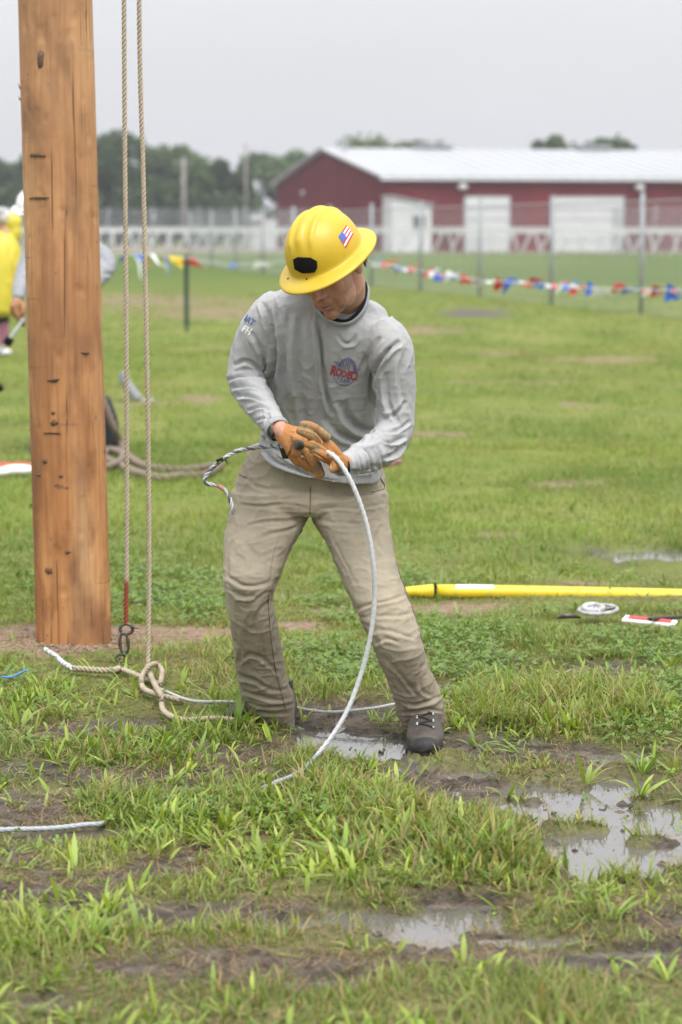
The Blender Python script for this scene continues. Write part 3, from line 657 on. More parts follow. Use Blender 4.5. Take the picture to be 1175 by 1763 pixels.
# broad-leaved weeds in rosettes
def rosettes(n, d0, d1, lst, L0, L1, w0, w1, k0, k1, colA, colB, bg=.02, lean=(.2, 1.1), mudok=0):
    x, y = scatter(int(n*1.4), d0, d1, 1.4); mud, pud, dirt, q = veg_mask(x, y); lush = emask(q, lst, .35)*(1-emask(q, SHORT, .3))
    inside = np.abs(x) < .1335*y+.03
    keep = rng.random(len(x)) < np.where(inside, (np.maximum(lush, bg)*(1-.95*mud*(1-.5*lush))*(1-dirt) if not mudok else np.clip((fbm(x*5, y*5, 3, 61)-.42)*4, .05, .8))*(1-pud*.97), .25*(1-mud)*(1-dirt)); x, y = x[keep], y[keep]
    cnt = rng.integers(k0, k1+1, len(x)); X = np.repeat(x, cnt); Y = np.repeat(y, cnt); m = len(X)
    sizef = np.repeat(.65+.6*rng.random(len(x)), cnt)
    az = rng.random(m)*6.283; rr = rng.random(m)*.012; X = X+np.cos(az)*rr; Y = Y+np.sin(az)*rr; z = gheight(X, Y)-.005
    t = rng.random((m, 1)); c = (np.array(colA)*(1-t)+np.array(colB)*t)*np.repeat(.75+.5*rng.random(len(x)), cnt)[:, None]
    addb(blades(np.stack([X, Y, z], 1), (L0+(L1-L0)*rng.random(m))*sizef, (w0+(w1-w0)*rng.random(m))*sizef, az, lean[0]+(lean[1]-lean[0])*rng.random(m), .1+rng.random(m)**1.5*1.7, c, 4, 'leaf'))
rosettes(5600, 4.3, 8.8, LUSH, .035, .095, .006, .013, 3, 8, (.17, .26, .032), (.32, .38, .06), bg=.16, lean=(.2, 1.35))
rosettes(2200, 4.3, 9.0, [(600, 1500, 900, 400)], .03, .075, .006, .012, 3, 7, (.16, .25, .032), (.28, .35, .06), bg=.3, lean=(.3, 1.4), mudok=1)
rosettes(9000, 4.3, 9.5, [(600, 1500, 900, 400)], .012, .035, .004, .009, 3, 6, (.12, .16, .04), (.22, .25, .06), bg=.3, lean=(.6, 1.4), mudok=1)
rosettes(700, 8.5, 14, [(900, 1080, 300, 60), (300, 1000, 300, 80)], .05, .09, .006, .012, 4, 8, (.10, .17, .02), (.18, .22, .03), .2)
flush('broadleaf_weeds', M['leaf'], 'broad leaved weeds growing through the wet grass', 'weeds')
# clover patches
CLOV = [(900, 1090, 260, 70), (1020, 1180, 220, 60), (800, 1170, 110, 60), (560, 1262, 60, 18), (100, 1200, 170, 60), (470, 1405, 200, 40), (640, 1040, 110, 50), (560, 1150, 100, 40), (1100, 1250, 120, 60), (250, 1030, 200, 50), (930, 1270, 80, 25)]
def clover(n, d0, d1):
    x, y = scatter(n, d0, d1, .5); mud, pud, dirt, q = veg_mask(x, y); dn = np.maximum(emask(q, CLOV, .4), .06)*(1-mud)*(1-dirt)*(1-.96*emask(q, SHORT, .25))*np.clip((fbm(x*4+3, y*4, 3, 77)-.36)*5, .05, 1); k = rng.random(len(x)) < dn; x, y = x[k], y[k]; m = len(x)
    z = gheight(x, y)+.008+.036*rng.random(m); c = (np.array([.10, .19, .032])+np.array([.08, .08, .015])*rng.random((m, 1)))
    V = []; C = []; a0 = rng.random(m)*6.283; tl = rng.normal(size=(m, 2))*.3; s = .0065+.005*rng.random(m)
    for j in range(3):
        a = a0+j*2.094; d = np.stack([np.cos(a), np.sin(a), tl[:, 0]*np.cos(a)+tl[:, 1]*np.sin(a)+.15], 1); e = np.stack([-np.sin(a), np.cos(a), -tl[:, 0]*np.sin(a)+tl[:, 1]*np.cos(a)], 1); o = np.stack([x, y, z], 1)
        S = s[:, None]; V.append(np.stack([o, o+d*S*.6+e*S*.5, o+d*S*1.15+e*S*.30, o+d*S*1.15-e*S*.30, o+d*S*.6-e*S*.5], 1)); C.append(np.repeat(c[:, None]*(.85+.3*rng.random((m, 1, 1))), 5, 1))
    V = np.concatenate(V).reshape(-1, 3); C = np.concatenate(C).reshape(-1, 3); b = (np.arange(3*m)*5)[:, None, None]
    return V, (b+np.array([(0, 1, 2), (0, 2, 3), (0, 3, 4)])[None]).reshape(-1, 3), C
addb(clover(90000, 6.0, 13)); flush('clover', M['leaf'], 'low clover patches among the grass', 'clover')
# dead straw and debris on the mud
x, y = scatter(150000, 4.3, 10.5, .6); mud, pud, dirt, q = veg_mask(x, y)
edge = np.where(mud > .2, np.clip(smooth01((fbm(x*3, y*3, 3, 51)-.43)*8), .12, 1), .22); k = rng.random(len(x)) < edge*(1-.93*pud)*(1-.8*dirt); x, y = x[k], y[k]; m = len(x)
t = rng.random((m, 1)); c = np.array([.13, .075, .035])*(1-t)+np.array([.30, .22, .12])*t; c *= .5+.8*rng.random((m, 1))
addb(blades(np.stack([x, y, gheight(x, y)+.004+.008*rng.random(m)], 1), .02+.05*rng.random(m), .0012+.0025*rng.random(m), rng.random(m)*6.283, 1.25+.3*rng.random(m), (rng.random(m)-.5)*.5, c, 2))
flush('dead_straw', M['straw'], 'brown dead straw lying on the mud', 'straw')
# small clods and stubs standing in the puddles
x, y = scatter(9000, 4.5, 8.5, .5); mud, pud, dirt, q = veg_mask(x, y); k = rng.random(len(x)) < (pud > .4)*.06+.03*(mud > .5); x, y = x[k], y[k]; ps = []
for a, b in zip(x, y):
    s = .002+.007*random.random()**3; v, f = ellipsoid((a, b, WATER_Z+s*.3), (s*1.3, s, s*.9), nu=6, nv=4); ps.append((v+rng.normal(size=v.shape)*s*.32, f))
mk('mud_clods', joinv(ps), M['mud'], kind='stuff', label='small dark mud clods scattered in the puddles', cat='clods', origin=(0, 0, 0))
# the big tufts one can point at, leaf by leaf
def leaf_mesh(L, w, bend, fold=.25, seed=0):
    r = np.random.default_rng(seed); V = []; n = 7; C = []
    base = np.array([.16, .25, .032])*(.8+.5*r.random()); x = 0; z = 0
    for k in range(n+1):
        t = k/n; a = .1+bend*t; 
        if k: x += math.sin(a)*L/n; z += math.cos(a)*L/n
        wt = w*(math.sin(math.pi*min(.985, .10+.88*t))**.9)/2+.0004; nx, nz = math.cos(a), -math.sin(a)
        for s in (-1, 0, 1): V.append((x+(abs(s)*fold*wt)*nx*.8*-1, s*wt, z-abs(s)*fold*wt*nz)); C.append(base*(.85+.3*t)*(1.12 if s == 0 else 1))
    f = []
    for k in range(n):
        for s in (0, 1): a = 3*k+s; f.append((a, a+1, a+4, a+3))
    me = mesh_np('leaf', np.array(V), f, np.array(C)); me.materials.append(M['leaf']); return me
LEAVES = [leaf_mesh(.08+.02*(i % 5), .008+.003*(i % 4), .5+.35*(i % 3), seed=i) for i in range(15)]
TUFTS = [(408, 1262, 22, 1.15, 'spiky upright weed tuft in front of the hidden right boot'), (275, 1298, 16, .95, 'broad leaved tuft on the mud below the rope loop'), (340, 1300, 14, .85, 'spreading tuft between rope end and spiky tuft'),
         (150, 1630, 18, 1.1, 'dense tuft near the lower left corner on the mud'), (35, 1640, 14, 1.0, 'tuft at the lower left edge of the picture'), (1055, 1590, 13, .9, 'tuft at the near edge of the large puddle'), (1105, 1335, 11, .75, 'small tuft standing alone in shallow water at right'),
         (820, 1290, 12, .7, 'narrow leaf tuft just right of the boot'), (250, 1450, 18, 1.0, 'dark leaved tuft where the grey cable disappears'), (590, 1480, 18, 1.05, 'bright tuft in the middle of the big grass patch'),
         (860, 1480, 16, .95, 'tuft at the right end of the big grass patch'), (660, 1250, 9, .7, 'thin tuft between the boots beside the white wire'), (900, 1300, 14, .8, 'tuft spreading over mud right of the boot tuft'), (1020, 1570, 10, .8, 'leafy tuft between the two puddles'), (700, 1530, 14, .9, 'tuft overhanging the near puddle')]
for px, py, nl, sc, lab in TUFTS:
    g = G(px, py); zz = float(gheight(np.array([g[0]]), np.array([g[1]]))[0])
    root = empty('weed_tuft', (g[0], g[1], max(zz, WATER_Z)-.006), lab, 'weed tuft', 'weed tufts on the wet ground')
    for k in range(nl):
        o = bpy.data.objects.new('leaf', random.choice(LEAVES)); COL.objects.link(o); o.parent = root
        a = random.random()*6.283; o.location = (math.cos(a)*.02*random.random(), math.sin(a)*.02*random.random(), 0)
        o.rotation_euler = (random.uniform(-.5, .5), random.uniform(.0, 1.0), a); s = sc*random.uniform(.5, .95); o.scale = (s, s, s)

# ------------------------------------------------------------------ utility pole
def pole():
    b = G(121, 1122); base = b+np.array([0, .14, 0]); d = base[1]
    topc = P(95, 0, d); dirv = vunit(topc-np.array([base[0], d, 0])); Lp = 9.5; n = 96; rows = 560
    t = np.linspace(0, Lp, rows); t = np.concatenate([np.linspace(-.05, 3.6, 420), np.linspace(3.62, Lp, 60)]); th = np.linspace(0, 2*math.pi, n, endpoint=False)
    TT, TH = np.meshgrid(t, th, indexing='ij'); r0 = .1395-.0028*TT
    r = r0+(fbm(np.cos(TH)*5+TH*0+7, np.sin(TH)*5+TT*.35+3, 3, 2)-.5)*.006
    r += (fbm(TH*9, TT*1.2, 3, 4)-.5)*.0035
    r -= .003*smooth01((fbm(TH*5.09, TT*14, 2, 9)-.68)*12)
    A = vunit(np.cross(dirv, [0, 1, 0])); B = np.cross(dirv, A)
    v = np.array([base[0], d, 0])+TT[..., None]*dirv+(np.cos(TH)*r)[..., None]*A+(np.sin(TH)*r)[..., None]*B
    i = np.arange(len(t)-1)[:, None]*n; j = np.arange(n)[None]; k = (j+1) % n
    f = np.stack([i+j, i+n+j, i+n+k, i+k], -1).reshape(-1, 4)
    root = empty('utility_pole', (base[0], d, 0), 'thick orange-brown debarked wooden utility pole at left', 'utility pole')
    m, nt_, bs, o = newmat('debarked_wood'); Lk = nt_.links.new; tc = nt_.nodes.new('ShaderNodeTexCoord')
    def nz(s, st, det=6):
        mp = nt_.nodes.new('ShaderNodeMapping'); mp.inputs['Scale'].default_value = st; Lk(tc.outputs['Object'], mp.inputs[0]); q = nt_.nodes.new('ShaderNodeTexNoise'); q.inputs['Scale'].default_value = s; q.inputs['Detail'].default_value = det; Lk(mp.outputs[0], q.inputs['Vector']); return q.outputs[0]
    def ramp(vv, stops):
        r = nt_.nodes.new('ShaderNodeValToRGB'); e = r.color_ramp.elements
        while len(e) < len(stops): e.new(.5)
        for k, (p, c) in enumerate(stops): e[k].position = p; e[k].color = (*c, 1)
        Lk(vv, r.inputs[0]); return r.outputs[0]
    def mixc(f_, a, c, mode='MIX'):
        q = nt_.nodes.new('ShaderNodeMix'); q.data_type = 'RGBA'; q.blend_type = mode
        if isinstance(f_, float): q.inputs[0].default_value = f_
        else: Lk(f_, q.inputs[0])
        Lk(a, q.inputs[6])
        if isinstance(c, tuple): q.inputs[7].default_value = (*c, 1)
        else: Lk(c, q.inputs[7])
        return q.outputs[2]
    base_c = ramp(nz(5, (1, 1, .22)), [(.3, (.22, .080, .028)), (.44, (.40, .175, .062)), (.56, (.52, .26, .105)), (.75, (.60, .36, .18))])
    grain = ramp(nz(60, (1, 1, .05), 5), [(.3, (.70, .60, .52)), (.55, (1, 1, 1)), (.8, (1.1, 1.08, 1.05))]); c = mixc(.8, base_c, grain, 'MULTIPLY')
    c = mixc(ramp(nz(11, (1, 1, .45)), [(.48, (0, 0, 0)), (.64, (.75, .75, .75))]), c, (.20, .072, .026))
    c = mixc(ramp(nz(26, (1, 1, .12), 3), [(.63, (0, 0, 0)), (.76, (.75, .75, .75))]), c, (.085, .050, .028))
    c = mixc(ramp(nz(17, (1, 1, 1.5), 5), [(.68, (0, 0, 0)), (.74, (.8, .8, .8))]), c, (.07, .042, .025))
    c = mixc(ramp(nz(4, (1, 1, .10), 3), [(.60, (0, 0, 0)), (.72, (.5, .5, .5))]), c, (.20, .15, .10))
    c = mixc(ramp(nz(7, (.35, .35, 5), 4), [(.66, (0, 0, 0)), (.72, (.55, .55, .55))]), c, (.13, .06, .028))
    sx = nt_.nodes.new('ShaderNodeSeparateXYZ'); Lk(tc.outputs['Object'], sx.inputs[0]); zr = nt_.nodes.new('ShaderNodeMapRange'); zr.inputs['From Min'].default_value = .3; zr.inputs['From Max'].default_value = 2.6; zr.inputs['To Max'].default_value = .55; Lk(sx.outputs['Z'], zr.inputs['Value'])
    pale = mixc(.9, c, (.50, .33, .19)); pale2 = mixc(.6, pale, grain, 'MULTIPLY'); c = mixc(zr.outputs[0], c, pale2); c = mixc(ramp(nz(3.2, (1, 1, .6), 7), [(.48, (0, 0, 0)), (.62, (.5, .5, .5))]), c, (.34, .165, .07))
    c = mixc(ramp(nz(48, (1, 1, .022), 2), [(.66, (0, 0, 0)), (.70, (.8, .8, .8))]), c, (.10, .048, .022))
    c = mixc(ramp(nz(6, (1, 1, .5), 6), [(.54, (0, 0, 0)), (.66, (.5, .5, .5))]), c, (.16, .085, .045))
    Lk(c, bs.inputs['Base Color']); bs.inputs['Roughness'].default_value = .7; bs.inputs['Specular IOR Level'].default_value = .3
    bp = nt_.nodes.new('ShaderNodeBump'); bp.inputs['Strength'].default_value = .5; bp.inputs['Distance'].default_value = .003; Lk(nz(60, (1, 1, .06), 4), bp.inputs['Height']); Lk(bp.outputs[0], bs.inputs['Normal'])
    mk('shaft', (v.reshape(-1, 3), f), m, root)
    # dark knots and nicks, built as shallow inset plugs; splinters at the edges
    kn = mat('knot', (.13, .075, .042), .8, noise=.4, scale=90)
    for px, py, rx, ry in ((100, 722, 6, 5), (84, 789, 4, 4), (99, 706, 3, 2), (78, 103, 6, 12), (69, 268, 17, 3), (74, 341, 16, 2), (100, 650, 12, 3), (72, 813, 6, 2), (112, 813, 4, 2), (152, 605, 8, 2), (98, 740, 14, 1.5), (124, 942, 4, 3), (90, 975, 7, 4)):
        pt = P(px, py, d); q = pt-np.array([base[0], d, 0]); tt = q@dirv; lat = q@A; rr = .1395-.0028*tt
        if abs(lat) > rr*.97: continue
        cpos = np.array([base[0], d, 0])+dirv*tt+A*lat+np.array([0, -1, 0])*(math.sqrt(rr*rr-lat*lat)-.001); nrm = vunit(cpos-(np.array([base[0], d, 0])+dirv*tt)); e = vunit(np.cross(dirv, nrm))
        s = d/F; th2 = np.linspace(0, 6.283, 12, endpoint=False); jit = 1+.25*rng.normal(size=12)
        ax0 = np.array([base[0], d, 0])+dirv*tt; aa0 = math.atan2(lat, math.sqrt(rr*rr-lat*lat))
        def onp(u_, w_, h_): al = aa0+u_/rr; return ax0+A*math.sin(al)*(rr+h_)+np.array([0, -1, 0])*math.cos(al)*(rr+h_)+dirv*w_
        v2 = [onp(0, 0, .0042)]+[onp(math.cos(a)*rx*s*jj, math.sin(a)*ry*s*jj, .0040) for a, jj in zip(th2, jit)]+[onp(math.cos(a)*rx*s*jj*1.15, math.sin(a)*ry*s*jj*1.3, -.006) for a, jj in zip(th2, jit)]
        ff = [(0, 1+k, 1+(k+1) % 12) for k in range(12)]+[(1+k, 13+k, 13+(k+1) % 12, 1+(k+1) % 12) for k in range(12)]
        mk('knot', (np.array(v2), ff), kn, root)
    for px, py, dx, dy in ((160, 335, 8, 2), (34, 150, -3, -8), (34, 170, -2, -4), (176, 755, 2, 4), (50, 740, -4, 2), (40, 365, -3, 3)):
        p0 = P(px, py, d-.02); p1 = P(px+dx, py+dy, d-.05); mk('splinter', tube([p0+(p0-p1)*.5, p0, p1], [.003, .0025, .0006], 5), M['rope_s'], root)
    return base
M['rope_s'] = mat('splinter_wood', (.5, .25, .08), .8)
pole_base = pole()
ps = []
for k in range(420):
    a = random.random()*6.283; r = .14+abs(random.gauss(0, .05)); x_, y_ = pole_base[0]+math.cos(a)*r, pole_base[1]+math.sin(a)*r; s = random.uniform(.003, .010)
    v, f = ellipsoid((x_, y_, float(gheight(np.array([x_]), np.array([y_]))[0])+s*.2+max(0, .19-r)*.06), (s*1.3, s, s*.8), nu=6, nv=4); ps.append((v+rng.normal(size=v.shape)*s*.18, f))
mk('soil_crumbs', joinv(ps), mat('tan_soil', (.26, .18, .125), .95, noise=.3, scale=60), kind='stuff', label='tan soil crumbs heaped round the foot of the wooden pole', cat='soil', origin=(0, 0, 0))

# ------------------------------------------------------------------ ropes by the pole
def rope(name, pts, r, pitch, colf, label, cat='rope', sub=8, parent=None, group=None, matname='rope', n=3, origin=None):
    path = catmull(pts, sub) if len(pts) > 2 else np.array(pts); v, f, a = strand_rope(path, r, pitch, n); me = mesh_np(name, v, f, colf(a, v))
    return mk(name, me, M[matname], parent, label=label, cat=cat, group=group)
def tan(a, v): return np.array([.46, .38, .285])*(.85+.3*fbm(a*3, a*0, 3))[:, None]
dr = G(212, 1150)[1]
def gp(px, py, z=.012):
    z = z+.012
    g = G(px, py, z); g[2] = z+max(WATER_Z, float(gheight(np.array([g[0]]), np.array([g[1]]))[0])); return g
up = P(214, -900, dr)
r1 = empty('hand_line', P(219, 1075, dr), 'tan hanging rope nearest the pole, red band above its snap hook', 'rope', 'ropes hanging beside the pole')
def redband(a, v):
    c = tan(a, v); z = v[:, 2]; k = smooth01((P(0, 995, dr)[2]-z)/.02)[:, None]; return c*(1-k)+np.array([.30, .075, .045])*k
rope('rope', [up, P(214, 0, dr), P(217.5, 500, dr), P(219, 800, dr), P(218, 1000, dr), P(217, 1074, dr)], .0092, .05, redband, None, None, 6, r1)
def ringm(c, A, B, r, n=16, k=8):
    t = np.linspace(0, 2*math.pi, n, endpoint=False); cc_ = [np.asarray(c)+np.cos(a)*np.asarray(A)+np.sin(a)*np.asarray(B) for a in t]; N = vunit(np.cross(A, B)); rings = []
    for i, a in enumerate(t):
        rad = vunit(cc_[i]-c); rings.append(ring(cc_[i], rad*r, N*r, k))
    v = np.concatenate(rings); f = []
    for i in range(n):
        for j in range(k): i2 = (i+1) % n; j2 = (j+1) % k; f.append((i*k+j, i*k+j2, i2*k+j2, i2*k+j))
    return v, f
c = P(218, 1083, dr); s = dr/F
mk('shackle', joinv([ringm(c, (11*s, 0, 0), (0, 0, 9*s), .006), tube([c+(6*s, -.01, 6*s), c+(22*s, -.02, 2*s)], [.005, .002], 6)]), M['bronze'], r1)
mk('snap_hook', joinv([ringm(P(214, 1108, dr), (7*s, 0, 2*s), (-2*s, 0, 19*s), .0075), tube([P(206, 1125, dr), P(214, 1128, dr), P(220, 1112, dr)], .006, 6), ringm(P(208, 1133, dr), (8*s, .002, 0), (0, .003, 7*s), .005)]), M['bronze'], r1)
rope('rope_tail', [P(208, 1136, dr), P(204, 1150, dr), gp(203, 1160), gp(180, 1162), gp(150, 1160), gp(122, 1159)], .012, .05, tan, None, None, 6, r1)
def frayc(a, v): return np.tile(np.array([.55, .55, .54]), (len(v), 1))*(.7+.5*(np.sin(a*260) > 0))[:, None]
rope('taped_end', [gp(126, 1159, .015), gp(108, 1150, .02), gp(95, 1137, .03), gp(78, 1126, .045)], .010, .03, frayc, None, None, 6, r1)
r2 = empty('fall_line', P(256, 1150, dr), 'tan hanging rope farther from the pole ending in a loose loop', 'rope', 'ropes hanging beside the pole')
rope('rope', [P(236, -900, dr), P(240, 0, dr), P(247, 300, dr), P(253, 600, dr), P(256, 800, dr), P(257, 1000, dr), P(255, 1120, dr-.02), P(256, 1150, dr-.05)], .0092, .05, tan, None, None, 8, r2)
rope('rope_tail', [P(256, 1146, dr-.04), gp(256, 1158, .03), gp(260, 1172, .02), gp(270, 1192, .04), gp(279, 1204, .04), gp(279, 1214, .02), gp(282, 1226, .012), gp(300, 1237, .012), gp(329, 1245, .012), gp(374, 1241, .01), gp(420, 1246, .005)], .0100, .05, tan, None, None, 8, r2)
rope('rope_loop', [gp(212, 1160, .01), gp(230, 1166, .01), gp(262, 1180, .005), gp(275, 1184, .02), gp(279, 1172, .03), gp(279, 1160, .03), gp(270, 1151, .04), gp(258, 1154, .05), gp(247, 1168, .03), gp(244, 1182, .02), gp(250, 1195, .015), gp(270, 1203, .02), gp(296, 1209, .01), gp(318, 1214, 0)], .0100, .05, tan, None, None, 8, r2)
def white(a, v): return np.tile(np.array([.50, .50, .49]), (len(v), 1))
rope('ground_wire', [gp(275, 1192), gp(330, 1210, .02), gp(400, 1216, .02), gp(480, 1215, .02), gp(560, 1219, .03), gp(640, 1219, .03), gp(700, 1218, .02), gp(800, 1220, .0)], .0055, .03, white, 'thin pale twisted wire lying across the grass behind the boots', 'wire', 8, matname='cable')
rope('blue_twine', [gp(5, 1172, .03), gp(20, 1171, .04), gp(35, 1165, .04), gp(48, 1161, .03)], .004, .02, lambda a, v: np.tile(np.array([.08, .25, .55]), (len(v), 1)), 'short scrap of blue twine in the grass at left edge', 'twine', 4, matname='cable')

# ------------------------------------------------------------------ yellow telescoping stick on the grass and small gear
def stick():
    a = gp(752, 1032, 0); dd = a[1]; s = dd/F; zc = .036
    def q(px, py): return P(px, py, dd+ (px-752)*.0003)
    root = empty('hot_stick', q(900, 1030), 'long yellow fibreglass pole with ribbed tip lying on the grass', 'pole')
    t = [q(750, 1018), q(900, 1020), q(1175, 1026), q(1500, 1034)]; mk('tube', tube(catmull(t, 4), .029, 20), M['yellow_tube'], root)
    pts = []; rr = []
    for i in range(40):
        u = i/39; pts.append(q(698+50*u, 1018.5-.5*u)); rr.append((.018+.012*u)+(.0022 if i % 5 < 2 else 0))
    mk('ribbed_tip', tube(pts, rr, 18), M['yellow_tube'], root)
    mk('clamp_ring', tube([q(746, 1018), q(751, 1018)], .0325, 18), M['black'], root)
    # curved white label on the upper side
    a0, a1 = q(785, 1018.6), q(850, 1019.3); vs = []; n = 8
    for e in (a0, a1):
        for k in range(n+1):
            al = math.radians(35+110*k/n); vs.append(e+np.array([0, -math.cos(al)*.0302, math.sin(al)*.0302]))
    mk('label', (np.array(vs), [(k, k+1, n+2+k, n+1+k) for k in range(n)]), M['white_label'], root)
stick()
M['reel'] = mat('grey_white_webbing', (.42, .42, .42), .7, noise=.2, scale=40, dirt=((.16, .14, .11), 25, .45, .7, .8))
def gear():
    c = gp(1030, 1060, .03); root = empty('strap_reel', c, 'white flat coiled strap reel lying on grass before the yellow pole', 'strap reel')
    s = c[1]/F
    mk('rim', ringm(c+(0, 0, .01), (33*s, 0, .004), (0, .075, .006), .008, 28), M['reel'], root)
    mk('hub', ringm(c+(-8*s, 0, .016), (16*s, 0, 0), (0, .045, .006), .012, 20), M['reel'], root)
    mk('spokes', joinv([tube([c+(-30*s, -.02, .012), c+(-8*s, 0, .016), c+(30*s, .02, .01)], .007, 6), tube([c+(-12*s, .08, .015), c+(-8*s, 0, .016), c+(0, -.07, .01)], .007, 6)]), M['metal'], root)
    a = gp(1075, 1076, .02); b = gp(1165, 1083, .02); u = vunit(b-a); n = np.array([-u[1], u[0], 0])
    root = empty('hand_tool', (a+b)/2, 'red and white flat tool lying at right edge of the grass', 'tool')
    mk('blade', (*bevel(obox(a-n*.03+np.array([0, 0, .0]), u*np.linalg.norm(b-a), n*.045+np.array([0, 0, .012]), np.array([0, 0, .010])), .003), None, False), M['white_label'], root)
    mk('red_strip', (*obox(a-n*.018+u*.02+np.array([0, 0, .0125]), u*(np.linalg.norm(b-a)-.04), n*.027+np.array([0, 0, .0072]), np.array([0, 0, .003])), None, False), mat('red_paint', (.42, .03, .04), .5), root)
    rope('chain_strap', [gp(1118, 1072, .05), gp(1145, 1068, .04), gp(1175, 1068, .03), gp(1220, 1062, .03)], .009, .03, lambda a, v: np.tile(np.array([.06, .055, .05]), (len(v), 1)), 'dark chain strap trailing off behind the red tool', 'chain', 6, matname='cable', n=2)
    c = gp(960, 1068, .02); mk('hook', joinv([tube([c, c+(.02, -.01, .012), c+(.06, 0, .01), c+(.09, .02, 0)], [.004, .011, .010, .004], 8)]), M['bronze'], label='small dark hook half hidden in clover near the reel', cat='hook')
    # things lying farther back
    c = gp(668, 800, .02); mk('dropped_glove', joinv([ellipsoid(c, (.055, .05, .028)), ellipsoid(c+(.06, 0, .01), (.035, .03, .018))]), mat('dusty_pink', (.28, .13, .12), .8, noise=.35, scale=30), label='small reddish dropped glove on grass behind the bent elbow', cat='glove')
    root = empty('gear_bag', gp(20, 822, 0), 'orange and white gear heap on the grass at left edge', 'gear bag')
    c = gp(16, 822, 0); mk('bag', fuse([ellipsoid(c+(-.06, .05, .03), (.20, .1, .045)), ellipsoid(c+(.05, .1, .03), (.16, .1, .04))], .012, 3), M['orange'], root)
    mk('cloth', fuse([ellipsoid(c+(.06, -.03, .03), (.12, .07, .035)), ellipsoid(c+(-.05, -.06, .02), (.08, .05, .03))], .01, 2), M['white_label'], root)
    # bent grey metal stand left on the grass
    a = gp(214, 692, 0); d = a[1]
    mk('drain_stand', joinv([tube(catmull([P(213, 640, d), P(215, 655, d), P(226, 672, d), P(238, 688, d)], 5), [.045]*16, 10), tube(catmull([P(238, 690, d), P(252, 692, d), P(266, 692, d)], 5), [.03]*11, 8)]), M['grey_cloth'], label='grey bent sleeve-like object lying on the lawn behind the ropes', cat='debris')
    def brown(a, v): return np.array([.21, .165, .13])*(.8+.4*fbm(a*2, a*0, 3))[:, None]
    d = 17.2
    rope('coil_rope', [P(160, 640, d), P(178, 690, d), P(196, 735, d), P(213, 770, d), gp(228, 795, .03), gp(260, 806, .03), gp(310, 812, .02), gp(345, 811, .02), gp(380, 806, .02), gp(355, 822, .02), gp(315, 822, .02), gp(280, 826, .02), gp(235, 815, .03), gp(200, 800, .03), gp(178, 790, .04), gp(190, 780, .05), gp(212, 786, .05), gp(205, 800, .04), gp(170, 812, .03), gp(140, 806, .03)],
         .028, .16, brown, 'heavy brown rope slung from the lineman and coiled on the grass', 'rope', 8)
gear()

